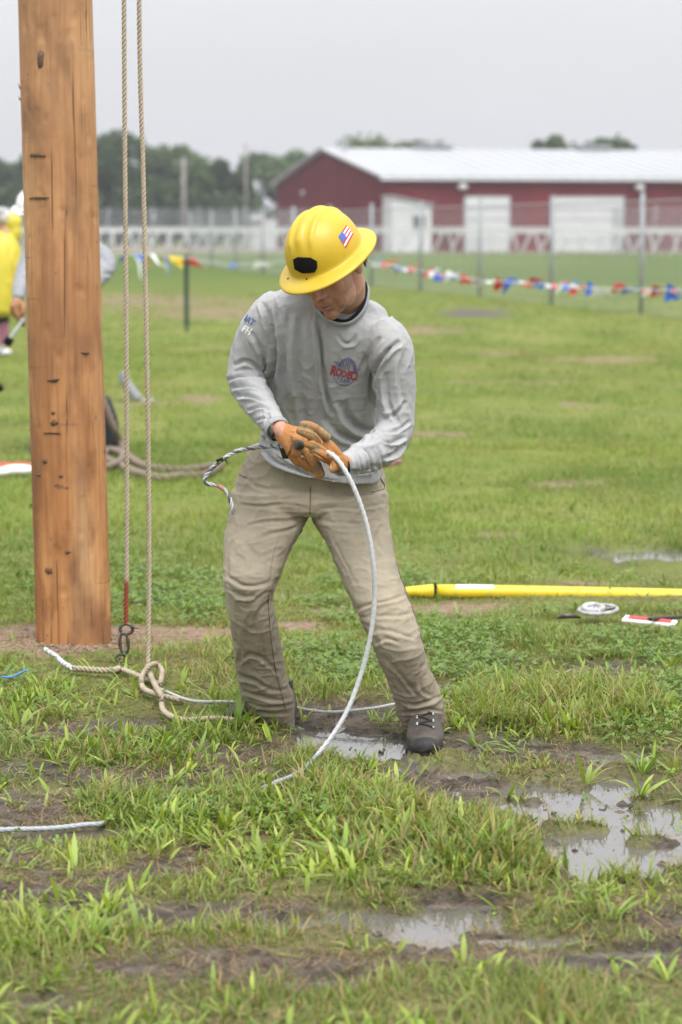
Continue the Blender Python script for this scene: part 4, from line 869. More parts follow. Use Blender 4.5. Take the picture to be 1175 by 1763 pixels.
# ------------------------------------------------------------------ pennant string and stake
def pennants():
    st = G(322, 572); d = st[1]; s = d/F
    mk('fence_stake', (*joinv([box(st[0]-.022, st[0]+.022, d-.02, d+.02, -.02, 1.14), box(st[0]-.035, st[0]+.035, d-.024, d-.0205, .1, 1.10)]), None, False), M['green_stake'], label='dark green metal stake holding up the pennant string', cat='stake')
    ctrl = [(-80, 462, 33), (0, 466, 34), (80, 447, 35), (200, 440, 36.5), (260, 437, 37.2), (322, 444, d-.06), (395, 455, 36), (480, 451, 34.5), (560, 448, 33), (640, 452, 31), (730, 468, 29.5), (820, 482, 28.5), (900, 487, 27.5), (1000, 495, 26.5), (1090, 498, 25.8), (1175, 500, 25), (1300, 497, 24)]
    path = catmull([P(*c) for c in ctrl], 10); root = empty('pennant_string', st+np.array([0, 0, 1.]), 'string of red, white, blue and yellow plastic pennants across the field', 'bunting')
    mk('cord', tube(path, .006, 5), M['string'], root)
    def flag(px, py, m, dx, dy, w):
        q = proj(path); i = int(np.argmin(np.abs(q[:, 0]-px))); p = path[i]; dd = p[1]; s = dd/F; u = vunit(path[min(i+1, len(path)-1)]-path[max(i-1, 0)]); k_ = 1.0 if abs(dx) > abs(dy) else 0.0; hv = vunit(u*(1-.75*k_)+np.array([0, 0, 1.0])*.9*k_)*(1+.3*k_); a = p-hv*w*s*(.5+.25*math.sin(px*1.7))-np.array([0, 0, k_*w*s*.25]); b = p+hv*w*s*(.5+.2*math.cos(px*2.3))-np.array([0, 0, k_*w*s*.25])
        tip = P(px+dx, q[i, 1]+dy, dd-.03); v = []; n = 5
        for k in range(n+1):
            t = k/n; l = a*(1-t)+tip*t; r = b*(1-t)+tip*t; wob = np.array([.02*math.sin(t*6+px*1.3), .06*math.sin(t*5+px), .045*math.sin(t*6+px*2)])*t; 
            for g in (0, .5, 1): v.append(l*(1-g)+r*g+wob+np.array([0, .02*math.sin(g*3.14+px), 0])*(1-t))
        f = []
        for k in range(n):
            for g in (0, 1): e = 3*k+g; f.append((e, e+1, e+4, e+3))
        me = mesh_np('pennant', np.array(v), f); sol = None
        mk('pennant', me, M[m], root)
    L_ = [(8, 'pen_blue', 14, 2, 12), (186, 'pen_green', -2, -22, 10), (212, 'pen_blue', -8, 24, 16), (232, 'pen_white', 14, 42, 14), (238, 'pen_blue', 10, 16, 16), (262, 'pen_white', 25, 30, 12), (300, 'pen_yellow', 14, 24, 26), (282, 'pen_yellow', 4, 30, 6), (330, 'pen_red', 20, 12, 10), (322, 'pen_red', 14, 26, 8), (258, 'pen_red', 0, 24, 8), (284, 'pen_blue', 8, 45, 8),
          (395, 'pen_blue', 22, 2, 10), (440, 'pen_white', 36, -2, 8), (645, 'pen_blue', 10, -10, 14), (668, 'pen_white', 20, 6, 14), (676, 'pen_red', 12, 16, 18), (698, 'pen_blue', 22, 4, 12), (712, 'pen_white', 10, 24, 14), (728, 'pen_red', 22, -3, 14), (752, 'pen_blue', 20, 6, 14), (770, 'pen_white', 22, -6, 14),
          (795, 'pen_red', 20, 4, 12), (812, 'pen_white', 26, 14, 14), (850, 'pen_red', 24, 6, 20), (870, 'pen_blue', 26, -10, 22), (905, 'pen_red', 30, -14, 20), (930, 'pen_blue', 28, 2, 16), (955, 'pen_white', 26, -8, 16), (985, 'pen_red', 26, 3, 16), (1005, 'pen_blue', 26, 8, 22), (1020, 'pen_white', 40, 12, 20), (1052, 'pen_red', 30, -4, 14), (1075, 'pen_blue', 26, -6, 20), (1105, 'pen_white', 22, 6, 14), (1125, 'pen_red', 24, -2, 16), (1150, 'pen_blue', 26, 8, 20), (1170, 'pen_white', 22, -3, 14), (1200, 'pen_red', 24, 3, 16)]
    for px, m, dx, dy, w in L_: flag(px, 0, m, dx, dy, w)
    R2 = random.Random(5)
    for k in range(34):
        px = 640+k*16.5+R2.uniform(-4, 4); flag(px, 0, ('pen_white', 'pen_red', 'pen_blue')[k % 3], R2.uniform(18, 30), R2.uniform(-3, 6), R2.uniform(4, 8))
pennants()

# ------------------------------------------------------------------ background people
def simple_head(c, r, f, u):
    s = np.cross(u, f); Mx = np.array([s, f, u]); sc = r/.1
    loc = lambda a, b, d: np.asarray(c)+(a*s+b*f+d*u)*sc
    return [ellipsoid(loc(0, -.01, .02), (.075*sc, .095*sc, .095*sc), Mx), ellipsoid(loc(0, .03, -.05), (.055*sc, .065*sc, .065*sc), Mx), ellipsoid(loc(0, .10, -.02), (.012*sc, .02*sc, .025*sc), Mx, 10, 8), ellipsoid(loc(.076, 0, -.01), (.008*sc, .02*sc, .03*sc), Mx, 8, 6), ellipsoid(loc(-.076, 0, -.01), (.008*sc, .02*sc, .03*sc), Mx, 8, 6)]
SK = np.array([.42, .23, .155])
def lineman():
    d = 17.6; b = G(95, 780); b[1] = d; root = empty('person', (b[0], d, 0), 'person in grey shirt, white helmet and dark trousers standing behind the wooden pole', 'person')
    def q(x, y, dd=0): return P(x, y, d+dd)
    s = F/d
    f = vunit([-.3, -.9, -.3]); u = vunit([-.05, -.3, .95]); u = vunit(u-f*(u@f)); hd = q(58, 362)
    skin = simple_head(hd, .1, f, u)+[limb([(66, 385, d, 14, 14), (80, 420, d, 20, 15), (95, 480, d, 30, 22), (98, 560, d, 28, 22)], n=16), limb([(130, 425, d, 14, 14), (185, 450, d-.1, 11, 11), (150, 500, d-.3, 9, 9), (120, 515, d-.35, 8, 8)], n=12), limb([(60, 430, d, 14, 14), (35, 480, d-.15, 11, 11), (30, 515, d-.3, 9, 9), (31, 532, d-.3, 11, 8), (36, 548, d-.3, 9, 7)], n=12),
          limb([(85, 560, d, 20, 20), (75, 660, d, 15, 15), (70, 755, d, 10, 10)], n=12), limb([(115, 560, d, 20, 20), (160, 660, d, 15, 15), (185, 750, d, 10, 10)], n=12)]
    me = fuse(skin, .012, 3); set_col(me, SK); mk('body', me, M['skin'], root)
    me = fuse([limb([(75, 405, d, 26, 20), (88, 430, d, 44, 28), (95, 480, d, 42, 30), (98, 570, d, 38, 30)], n=24), limb([(125, 425, d, 20, 18), (160, 430, d-.05, 18, 16), (182, 455, d-.1, 20, 18), (165, 485, d-.25, 14, 14), (140, 508, d-.35, 12, 12)], n=16), limb([(62, 425, d, 20, 18), (44, 465, d-.1, 16, 15), (34, 500, d-.25, 12, 12), (32, 512, d-.3, 11, 11)], n=16)], .012, 3)
    strokes(me, [([(170, 440), (195, 462)], 4, .012), ([(176, 470), (196, 474)], 3, .01), ([(28, 485), (40, 490)], 3, .008)]); mk('shirt', me, M['grey_cloth'], root)
    me = fuse([limb([(98, 550, d, 36, 30), (98, 600, d, 36, 30)], n=20), limb([(82, 580, d, 24, 22), (76, 670, d, 19, 19), (70, 762, d, 15, 16)], n=16), limb([(114, 580, d, 24, 22), (150, 670, d, 20, 20), (180, 720, d, 18, 18), (186, 745, d, 16, 17)], n=16)], .012, 3); mk('trousers', me, M['dark_cloth'], root)
    mk('boot', fuse([limb([(186, 735, d, 15, 15), (190, 765, d, 15, 15)], n=16), ellipsoid(q(190, 770)+(0, -.09, -.005), (.055, .15, .05))], .010, 2), M['sole'], root)
    mk('boot', fuse([limb([(70, 745, d, 15, 15), (68, 768, d, 15, 15)], n=16), ellipsoid(q(66, 772)+(0, -.09, -.005), (.055, .15, .05))], .010, 2), M['sole'], root)
    # white helmet
    sd = np.cross(u, f); V = []; 
    c = hd+u*.035; nr, nt_ = 10, 24
    for i in range(nr+3):
        for j in range(nt_):
            a = 2*math.pi*j/nt_
            if i <= nr: ph = math.pi/2*i/nr; rr = math.sin(ph); z = math.cos(ph)*.12
            else: rr = 1+.14*(i-nr); z = -.006*(i-nr)
            V.append(c+sd*math.cos(a)*.115*rr+f*math.sin(a)*.13*rr+u*z)
    mk('helmet', (np.array(V), [(i*nt_+j, (i+1)*nt_+j, (i+1)*nt_+(j+1) % nt_, i*nt_+(j+1) % nt_) for i in range(nr+2) for j in range(nt_)]), M['white_shell'], root)
    gl = [ellipsoid(q(31, 532, -.32), (.055, .04, .07))]
    for k, (x, y) in enumerate(((24, 528), (28, 538), (33, 545), (38, 552))): gl.append(limb([(x+4, y-6, d-.33, 5, 5), (x, y, d-.38, 5, 5), (x+4, y+8, d-.36, 4.5, 4.5)], n=8, sub=3))
    gl.append(limb([(36, 520, d-.33, 5, 5), (41, 530, d-.38, 5, 5), (39, 540, d-.4, 4, 4)], n=8, sub=3))
    me = fuse(gl, .007, 2); set_col(me, (.30, .15, .07)); mk('glove', me, M['glove'], root)
    r = empty('measuring_stick', q(0, 606, -.4), 'grey stick with black grip held low by the person behind the pole', 'stick')
    mk('rod', tube([q(42, 548, -.4), q(0, 606, -.45), q(-20, 630, -.45)], .010, 8), M['galv'], r); mk('grip', tube([q(19, 582, -.43), q(11, 593, -.43)], .03, 10), M['black'], r)
    mk('clamp', tube([q(3, 664, -.43), q(-4, 670, -.43)], .03, 10), M['black'], r)
    mk('tool_pouch', fuse([limb([(178, 690, d-.12, 14, 12), (184, 725, d-.14, 20, 14), (188, 760, d-.12, 20, 14)], n=16)], .012, 2), M['dark_cloth'], root)
lineman()
def poncho_person():
    d = 30.5; b = G(0, 612); root = empty('person', (P(4, 600, d)[0], d, 0), 'person in bright yellow rain poncho and pink leggings at the far left edge', 'person')
    f = vunit([-1, -.15, -.15]); u = vunit([-.1, 0, 1]); u = vunit(u-f*(u@f)); hd = P(3, 378, d)
    me = fuse(simple_head(hd, .1, f, u)+[limb([(8, 392, d, 7, 7), (10, 415, d, 14, 18), (8, 520, d, 18, 22)], n=14), limb([(8, 520, d, 10, 10), (6, 560, d, 7, 7), (6, 606, d, 5, 5)], n=10), limb([(-8, 520, d, 10, 10), (-12, 560, d, 7, 7), (-14, 606, d, 5, 5)], n=10)], .016, 2); set_col(me, SK); mk('body', me, M['skin'], root)
    me = fuse([limb([(10, 398, d, 10, 10), (8, 412, d, 24, 24), (6, 450, d, 33, 34), (4, 500, d, 32, 36), (4, 532, d, 25, 34)], n=24), ellipsoid(P(24, 384, d), (.10, .09, .13)), ellipsoid(P(27, 400, d), (.08, .09, .12))], .016, 2)
    strokes(me, [([(10, 420), (25, 500)], 3, .02), ([(30, 430), (18, 520)], 3, .02)]); mk('poncho', me, M['poncho'], root)
    mk('shorts', fuse([limb([(6, 520, d, 13, 14), (8, 552, d, 9, 10)], n=14), limb([(-8, 520, d, 13, 14), (-10, 552, d, 9, 10)], n=14)], .014, 2), M['dark_cloth'], root)
    mk('leggings', fuse([limb([(8, 545, d, 8, 8), (7, 570, d, 8, 8), (6, 592, d, 5.5, 6)], n=12), limb([(-10, 545, d, 8, 8), (-12, 570, d, 8, 8), (-14, 592, d, 5.5, 6)], n=12)], .012, 2), M['pink'], root)
    for x in (2, -18): mk('shoe', ellipsoid(P(x, 606, d), (.13, .05, .045)), M['white_shell'], root)
    mk('hair', ellipsoid(hd+u*.03-f*.03, (.1, .09, .11)), mat('white_hair', (.55, .53, .52), .8), root)
    mk('cap', joinv([ellipsoid(hd+u*.09, (.105, .09, .06)), ellipsoid(hd+u*.075+f*.12, (.08, .07, .012))]), M['galv'], root)
poncho_person()

# ------------------------------------------------------------------ the man in the yellow hard hat
FW = vunit([-.41, -.75, -.515]); UP = vunit(np.array([-.371, -.38, .848])); UP = vunit(UP-FW*(UP@FW)); SD = np.cross(UP, FW)
HM = np.array([SD, FW, UP]); BR = P(560, 437, 7.32)           # brim centre
HS = 1.06; HC = BR-UP*.030+np.array([-.003, 0, -.001])                                            # head centre
man = empty('person', G(600, 1285), 'person in yellow hard hat, grey shirt and khaki trousers pulling a cable', 'person')
def hl(a, b, c): return HC+(a*SD+b*FW+c*UP)*HS
def he(a, b, c, ra, rb, rc, nu=20, nv=14): return ellipsoid(hl(a, b, c), (ra*HS, rb*HS, rc*HS), HM, nu, nv)
head = [he(0, -.012, .025, .077, .098, .098, 32, 24), he(0, .030, -.035, .064, .066, .080, 28, 20), he(0, .050, -.090, .043, .040, .036), he(0, .076, -.112, .022, .020, .018),
        he(.032, .035, -.085, .030, .045, .032), he(-.032, .035, -.085, .030, .045, .032),
        he(.038, .062, -.035, .024, .022, .022), he(-.038, .062, -.035, .024, .022, .022),
        he(0, .088, -.010, .012, .018, .026), he(0, .100, -.028, .012, .020, .018), he(0, .112, -.040, .0135, .014, .012), he(.013, .100, -.043, .009, .012, .009), he(-.013, .100, -.043, .009, .012, .009),
        he(0, .090, -.066, .026, .014, .012), he(0, .097, -.0725, .019, .010, .005, 16, 10), he(0, .094, -.0845, .017, .010, .0055, 16, 10), he(0, .082, -.078, .026, .014, .018),
        he(.035, .078, .012, .022, .014, .010), he(-.035, .078, .012, .022, .014, .010),
        he(.078, -.012, -.022, .010, .018, .030), he(-.078, -.012, -.022, .010, .018, .030), he(.084, -.020, -.012, .006, .018, .020)]
neck_b = P(592, 532, 7.50)
neck = tube_e(np.array([hl(0, -.03, -.04), hl(0, -.035, -.09), (hl(0, -.035, -.09)+neck_b)/2+np.array([0, .01, 0]), neck_b, P(585, 570, 7.55)]), np.array([.058, .058, .060, .066, .10]), np.array([.060, .060, .062, .066, .08]), 24)
body = head+[neck,
    hrings([(500, 560, 655, 590, 7.54, .08, 0), (480, 600, 640, 620, 7.57, .10, 0), (475, 700, 635, 715, 7.68, .10, 0), (465, 780, 635, 800, 7.74, .10, 0), (450, 850, 620, 860, 7.76, .10, 0)], n=24),
    limb([(485, 545, 7.50, 28, 28), (440, 600, 7.55, 24, 24), (424, 645, 7.58, 20, 20), (452, 695, 7.46, 17, 17), (480, 735, 7.30, 15, 14.5), (492, 748, 7.27, 14, 13), (515, 765, 7.22, 17, 10)], n=20),
    limb([(660, 590, 7.47, 28, 28), (680, 660, 7.48, 24, 24), (682, 738, 7.48, 21, 21), (650, 772, 7.39, 14, 14), (605, 794, 7.23, 10, 10), (590, 796, 7.19, 12, 12), (565, 782, 7.17, 15, 9)], n=20),
    limb([(470, 850, 7.76, 42, 42), (440, 960, 7.70, 34, 34), (432, 1040, 7.66, 28, 28), (450, 1130, 7.78, 26, 26), (475, 1230, 7.88, 17, 17)], n=20),
    limb([(600, 860, 7.76, 42, 42), (635, 980, 7.64, 34, 34), (668, 1070, 7.59, 26, 26), (700, 1160, 7.62, 22, 22), (722, 1225, 7.67, 15, 15)], n=20)]
bm_ = fuse(body, .0036, 3, .5)
v, nr = getv(bm_); q = (v-HC)@HM.T/HS; a, b_, c_ = q[:, 0], q[:, 1], q[:, 2]
col = np.tile(np.array([.47, .25, .175]), (len(v), 1))
def blob(x, y, z, r, cc_, amt):
    w = np.exp(-(((a-x)/r[0])**2+((b_-y)/r[1])**2+((c_-z)/r[2])**2))*amt; w = w[:, None]; col[:] = col*(1-w)+np.array(cc_)*w
isH = (c_ > -.16) & (np.abs(a) < .12)
beard = smooth01((-.045-c_)/.03)*smooth01((b_+.01)/.03)*isH*(c_ > -.15); bn_ = vn3(v*160+20); w = (beard*(.30+.6*bn_))[:, None]
col = col*(1-w)+np.array([.26, .135, .07])*w
blob(0, .11, -.055, (.022, .03, .006), (.33, .18, .08), .7)
blob(0, .10, -.0725, (.018, .03, .004), (.42, .14, .12), .7); blob(0, .10, -.085, (.016, .03, .004), (.45, .16, .13), .7); blob(0, .10, -.0787, (.020, .03, .0022), (.05, .02, .018), .95)  # lip tints, then the shade between the lips painted as a dark line
blob(0, .115, -.04, (.02, .02, .02), (.47, .19, .13), .4); blob(.008, .11, -.051, (.004, .02, .003), (.06, .03, .02), .9); blob(-.008, .11, -.051, (.004, .02, .003), (.06, .03, .02), .9)
blob(.045, .07, -.04, (.03, .03, .025), (.46, .19, .13), .4); blob(-.045, .07, -.04, (.03, .03, .025), (.46, .19, .13), .4); blob(.08, -.01, -.02, (.012, .03, .03), (.45, .18, .13), .5)
# eye sockets sink a little and hold lids
for sx in (-.031, .031):
    w = np.exp(-(((a-sx)/.014)**2+((b_-.085)/.03)**2+((c_+.004)/.009)**2)); v = v-np.outer(w*.006, FW)
    blob(sx, .085, -.004, (.013, .03, .004), (.16, .09, .07), .7)
w = np.exp(-((c_+.0787)/.0028)**2)*np.exp(-(a/.02)**2)*(b_ > .07); v = v-np.outer(w*.004, FW)
setv(bm_, v); set_col(bm_, col); mk('body', bm_, M['skin'], man)
for sx in (-.031, .031): mk('eye', ellipsoid(hl(sx, .074, -.004), (.0115,)*3, None, 14, 10), M['white_label'], man)
# hair at temples and nape
def hairpatch():
    th = []
    for k in range(520):
        sgn = 1 if rng.random() < .75 else -1; al = rng.uniform(.15, 1.0); x = sgn*.076*math.cos(al*.9)*1.02; y = -.012-.098*math.sin(al); z = rng.uniform(-.045, .03)
        if al < .35: z = rng.uniform(-.005, .03); y += .02
        p = hl(x, y, z); dn = vunit(-UP+.25*SD*rng.normal()-.3*FW); th.append(tube([p, p+dn*.009+.001*SD*sgn, p+dn*.018], [.0011, .0009, .0003], 3))
    return joinv(th)
mk('hair', hairpatch(), M['hair'], man)

# hard hat
HR = (.104, .124, .128)
def hatpt(a, t, lo=0.):
    return None
def hat():
    n = 128; rows = []; HTOP = .128
    def base(a): return .106*math.cos(a), .126*math.sin(a)
    A = np.linspace(0, 2*math.pi, n, endpoint=False); cx_, sx_ = np.cos(A), np.sin(A)
    for i in range(1, 37):
        ph = math.pi/2*i/36; k = math.sin(ph)**.92; z = HTOP*math.cos(ph)**.9
        x = .106*cx_*k; y = .127*sx_*k; 
        # ribs running fore and aft over the crown
        fade = smooth01((z-.045)/.05+.0*y)*smooth01((.118-np.abs(y))/.03)
        rib = .0052*np.exp(-(x/.011)**4)+.0042*(np.exp(-((x-.036)/.0075)**4)+np.exp(-((x+.036)/.0075)**4))
        rows.append(np.stack([x*(1+rib*fade*4), y*(1+rib*fade*4), z+rib*fade*1.4], 1))
    def brim(off, dz): 
        ro = .106+off*.036; fo = .127+off*.048; zz = dz-.010*off**2-.004*np.abs(sx_)*off
        return np.stack([ro*cx_, fo*sx_, zz+0*cx_], 1)
    rows += [brim(.06, -.004), brim(.16, -.0062), brim(.4, -.007), brim(.7, -.007), brim(.94, -.007), brim(1.0, -.0085), brim(1.0, -.0125), brim(.97, -.0135), brim(.9, -.0105), brim(.5, -.010), brim(0, -.010), brim(-.06, -.004)]
    for i in range(30, 4, -4):
        ph = math.pi/2*i/36; k = math.sin(ph)*.96; z = (HTOP-.004)*math.cos(ph); rows.append(np.stack([.106*cx_*k, .127*sx_*k, z+0*cx_], 1))
    L_ = np.concatenate([[[0, 0, HTOP+.007]]]+rows); V = BR+L_@HM; f = [(0, 1+j, 1+(j+1) % n) for j in range(n)]
    for i in range(len(rows)-1):
        for j in range(n): j2 = (j+1) % n; f.append((1+i*n+j, 1+(i+1)*n+j, 1+(i+1)*n+j2, 1+i*n+j2))
    return V, f
HV, HF = hat()
hat_o = mk('hard_hat', (HV, HF), M['hat'], man)
HB = BVHTree.FromPolygons([Vector(q) for q in HV], HF)
CO = Vector((0, 0, CH))
def cast(bvh, px, py, off):
    d = Vector(P(px, py, 5))-CO; d.normalize(); h, nn, i_, ds = bvh.ray_cast(CO, d)
    if h is None: return None
    if nn.dot(d) > 0: nn = -nn
    return np.array(h+nn*off)
def patch(px_poly, off):
    """a sticker: a fan grid inside a pixel polygon laid on the surface"""
    c = np.mean(px_poly, 0); v = []; n = len(px_poly); lev = (0, .33, .66, .93, 1.0)
    v.append(cast(HB, *c, off)); f = []
    for li, t in enumerate(lev[1:]):
        for q in px_poly: v.append(cast(HB, *(c+(np.array(q)-c)*t), off if t < .95 else off*.1))
    for j in range(n): f.append((0, 1+j, 1+(j+1) % n))
    for li in range(len(lev)-2):
        for j in range(n): j2 = (j+1) % n; f.append((1+li*n+j, 1+(li+1)*n+j, 1+(li+1)*n+j2, 1+li*n+j2))
    return np.array(v), f
oc = [(504.8, 446.5), (513.3, 442.3), (524, 442.8), (535.3, 443.3), (546.3, 449.6), (547, 461.2), (542.5, 469), (532, 470.3), (521, 470.7), (507, 463.4)]
mk('front_patch', (*patch(oc, .0035), None, False), M['black'], hat_o)
for px, py in ((528.5, 480.5), (496.5, 480)):
    p = cast(HB, px, py, .0003)
    if p is not None: mk('rivet_hole', ellipsoid(p, (.0028, .0028, .0028), None, 8, 6), M['black'], hat_o)
fl = [np.array(q) for q in ((596.5, 387.5), (582.5, 407.5), (595.5, 427.5), (608.5, 403))]  # top, left, bottom, right
def fp(u, v_): return (fl[0]*(1-u)+fl[1]*u)*(1-v_)+(fl[3]*(1-u)+fl[2]*u)*v_
def strip(u0, u1, v0, v1, off):
    n = 6; vs = []; 
    for i in range(n+1):
        for w in (v0, v1):
            h = cast(HB, *fp(u0+(u1-u0)*i/n, w), off); vs.append(h)
    if any(h is None for h in vs): return None
    return np.array(vs), [(2*i, 2*i+2, 2*i+3, 2*i+1) for i in range(n)]
dec = {'flag_red': [], 'flag_white': [], 'flag_blue': []}
for k in range(7):
    s_ = strip(0, .52 if k < 4 else 1, k/7, (k+1)/7, .0012)
    if s_: dec['flag_red' if k % 2 == 0 else 'flag_white'].append(s_)
for k in range(4):
    s_ = strip(.52, 1, k/7, (k+1)/7, .0012)
    if s_: dec['flag_blue'].append(s_)
v, f = joinv(dec['flag_red']+dec['flag_white']+dec['flag_blue']); fm = mesh_np('flag_sticker', v, f, None, False)
for k in ('flag_red', 'flag_white', 'flag_blue'): fm.materials.append(M[k])
nn_ = [len(dec['flag_red'])*6, len(dec['flag_white'])*6, len(dec['flag_blue'])*6]; fm.polygons.foreach_set('material_index', np.repeat([0, 1, 2], nn_)); mk('flag_sticker', fm, None, hat_o)

# shirt
torso = hrings([(447, 782, 657, 822, 7.72, .140, .030), (447, 770, 657, 812, 7.72, .140, .026), (449, 745, 655, 780, 7.71, .135, .01), (452, 700, 650, 730, 7.67, .130, 0), (454, 640, 652, 670, 7.61, .135, 0), (447, 590, 662, 625, 7.56, .135, 0), (446, 550, 678, 592, 7.53, .125, 0), (456, 520, 686, 570, 7.52, .11, 0), (478, 500, 672, 548, 7.52, .095, 0), (512, 490, 655, 526, 7.52, .085, -.01), (540, 500, 632, 520, 7.54, .06, -.01)], n=48, p=2.3)
arm_r = limb([(492, 528, 7.50, 38, 38), (466, 552, 7.51, 42, 40), (440, 592, 7.54, 38, 36), (424, 632, 7.56, 33, 32), (426, 660, 7.54, 32, 30), (445, 692, 7.44, 28.5, 27), (462, 718, 7.35, 24, 23), (478, 740, 7.30, 20.5, 20)], n=32, capround=False)
arm_l = limb([(648, 570, 7.48, 38, 38), (670, 600, 7.46, 42, 40), (679, 650, 7.47, 37, 36), (682, 700, 7.48, 33, 33), (678, 742, 7.47, 33, 33), (655, 772, 7.40, 33, 30), (622, 789, 7.28, 27, 24), (597, 798, 7.21, 20, 19), (586, 801, 7.195, 18, 18)], n=32, capround=False)
sh = fuse([torso, arm_r, arm_l], .0045, 7, .5)
strokes(sh, [
    ([(546, 552), (551, 590), (556, 640), (562, 680), (572, 715)], 5, .014), ([(468, 560), (474, 600), (470, 640), (462, 665)], 6, .018), ([(450, 520), (462, 545), (466, 580), (470, 620)], 6, .010),
    ([(500, 530), (492, 580), (488, 640), (492, 700)], 8, .008), ([(478, 510), (484, 560), (482, 620)], 6, .007), ([(520, 540), (515, 600), (520, 680), (530, 760)], 9, .006), ([(640, 700), (640, 660), (648, 630), (672, 600), (690, 588)], 5, .014),
    ([(652, 520), (680, 545), (700, 572)], 4, .004), ([(590, 690), (602, 722), (625, 740), (645, 742)], 9, .014), ([(560, 720), (590, 750), (630, 760), (650, 752)], 7, .010), ([(620, 640), (640, 600), (655, 580)], 6, .006), ([(580, 575), (592, 590), (606, 590), (615, 575)], 5, .005),
    ([(392, 655), (415, 648), (440, 646), (466, 655)], 4.5, .013), ([(398, 668), (425, 664), (452, 668)], 4, .011), ([(406, 682), (430, 682), (458, 690)], 4, .009), ([(402, 630), (425, 622), (455, 640)], 5, .008), ([(425, 708), (448, 700), (470, 706)], 4, .008), ([(438, 726), (458, 720), (482, 726)], 3.5, .006), ([(432, 570), (448, 600), (462, 640)], 5, .007),
    ([(652, 752), (672, 762), (700, 752)], 4, .012), ([(648, 742), (680, 742), (708, 725)], 4, .010), ([(640, 760), (655, 780), (662, 810)], 4, .010), ([(622, 766), (636, 788), (642, 816)], 4, .010), ([(608, 772), (620, 792), (624, 818)], 3.5, .008), ([(660, 790), (680, 782), (698, 765)], 4, .010), ([(700, 600), (690, 650), (695, 700)], 7, .007), ([(665, 640), (668, 690), (690, 735)], 6, .008), ([(700, 690), (682, 712), (660, 722)], 5, .008), ([(596, 780), (604, 798), (604, 818)], 3, .006),
    ([(452, 775), (480, 798), (520, 812)], 4, .010), ([(470, 770), (510, 795), (545, 805)], 4, .012), ([(452, 740), (466, 755), (480, 790)], 4, .010), ([(460, 700), (462, 730), (458, 760)], 4, .008), ([(600, 812), (630, 812), (652, 800)], 4, .008), ([(470, 720), (476, 750), (480, 775)], 4, .008), ([(500, 800), (540, 822), (590, 830)], 3, .006)], .78, 1.35)
v, nr = getv(sh); nzv = vn3(v*np.array([26, 26, 11])+5)+.5*vn3(v*np.array([60, 60, 30])); setv(sh, v+nr*((nzv-.75)*.0018)[:, None]+nr*(((1-np.abs(2*vn3(v*np.array([24, 24, 9])+vn3(v*10)[:, None]*2)-1))**5)*.0032+((1-np.abs(2*vn3(v*np.array([50, 50, 50])+31)-1))**4)*.0016-.002)[:, None])
sh_o = mk('shirt', sh.copy(), M['shirt'], man)
SB = BVHTree.FromPolygons([Vector(q) for q in getv(sh)[0]], [tuple(p.vertices) for p in sh.polygons])
# collar, undershirt edge, cuffs, hem
ncen = P(588, 519, 7.45)
def torus_path(pts, r, rb=None, k=8):
    pts = np.array(pts); n = len(pts); rings = []
    for i in range(n):
        t = vunit(pts[(i+1) % n]-pts[i-1]); o = vunit(pts[i]-pts.mean(0)); o = vunit(o-t*(o@t)); b = np.cross(t, o); rings.append(ring(pts[i], o*r, b*(rb or r), k))
    V = np.concatenate(rings); f = [(i*k+j, i*k+(j+1) % k, ((i+1) % n)*k+(j+1) % k, ((i+1) % n)*k+j) for i in range(n) for j in range(k)]; return V, f
def closed(pts, sub=6):
    pts = list(pts); q = catmull([pts[-1]]+pts+[pts[0], pts[1]], sub); return q[sub:-sub-1+0][:len(pts)*sub]
colpx = [(631, 490, 7.49), (634, 512, 7.45), (626, 535, 7.415), (607, 554, 7.40), (584, 558, 7.39), (560, 548, 7.39), (544, 528, 7.42), (541, 508, 7.47), (560, 496, 7.54), (602, 486, 7.56)]
cp = closed([P(*q) for q in colpx]); mk('collar', torus_path(cp, .0040, .0065), M['shirt_rib'], sh_o)
cp2 = closed([P(q[0]-(3 if q[0] > 585 else -3), q[1]-3.5, q[2]+.004) for q in colpx]); mk('undershirt', torus_path(cp2, .004, .012), M['collar_black'], man)
def band(bvh_pts, name, mt, par, w=.006): mk(name, torus_path(bvh_pts, .0035, w), mt, par)
def limb_ring(c0, c1, rpx, d):
    a, b = P(*c0), P(*c1); t = vunit(b-a); Y = np.array([0, 1., 0]); bb = vunit(Y-t*(Y@t)); aa = np.cross(t, bb); r = rpx*d/F; return ring(b, aa*r, bb*r, 36)
band(limb_ring((462, 718, 7.35), (476, 737, 7.305), 20.5, 7.3), 'cuff', M['shirt_rib'], sh_o, .012); band(limb_ring((622, 789, 7.28), (588, 800.5, 7.20), 18, 7.2), 'cuff', M['shirt_rib'], sh_o, .012)
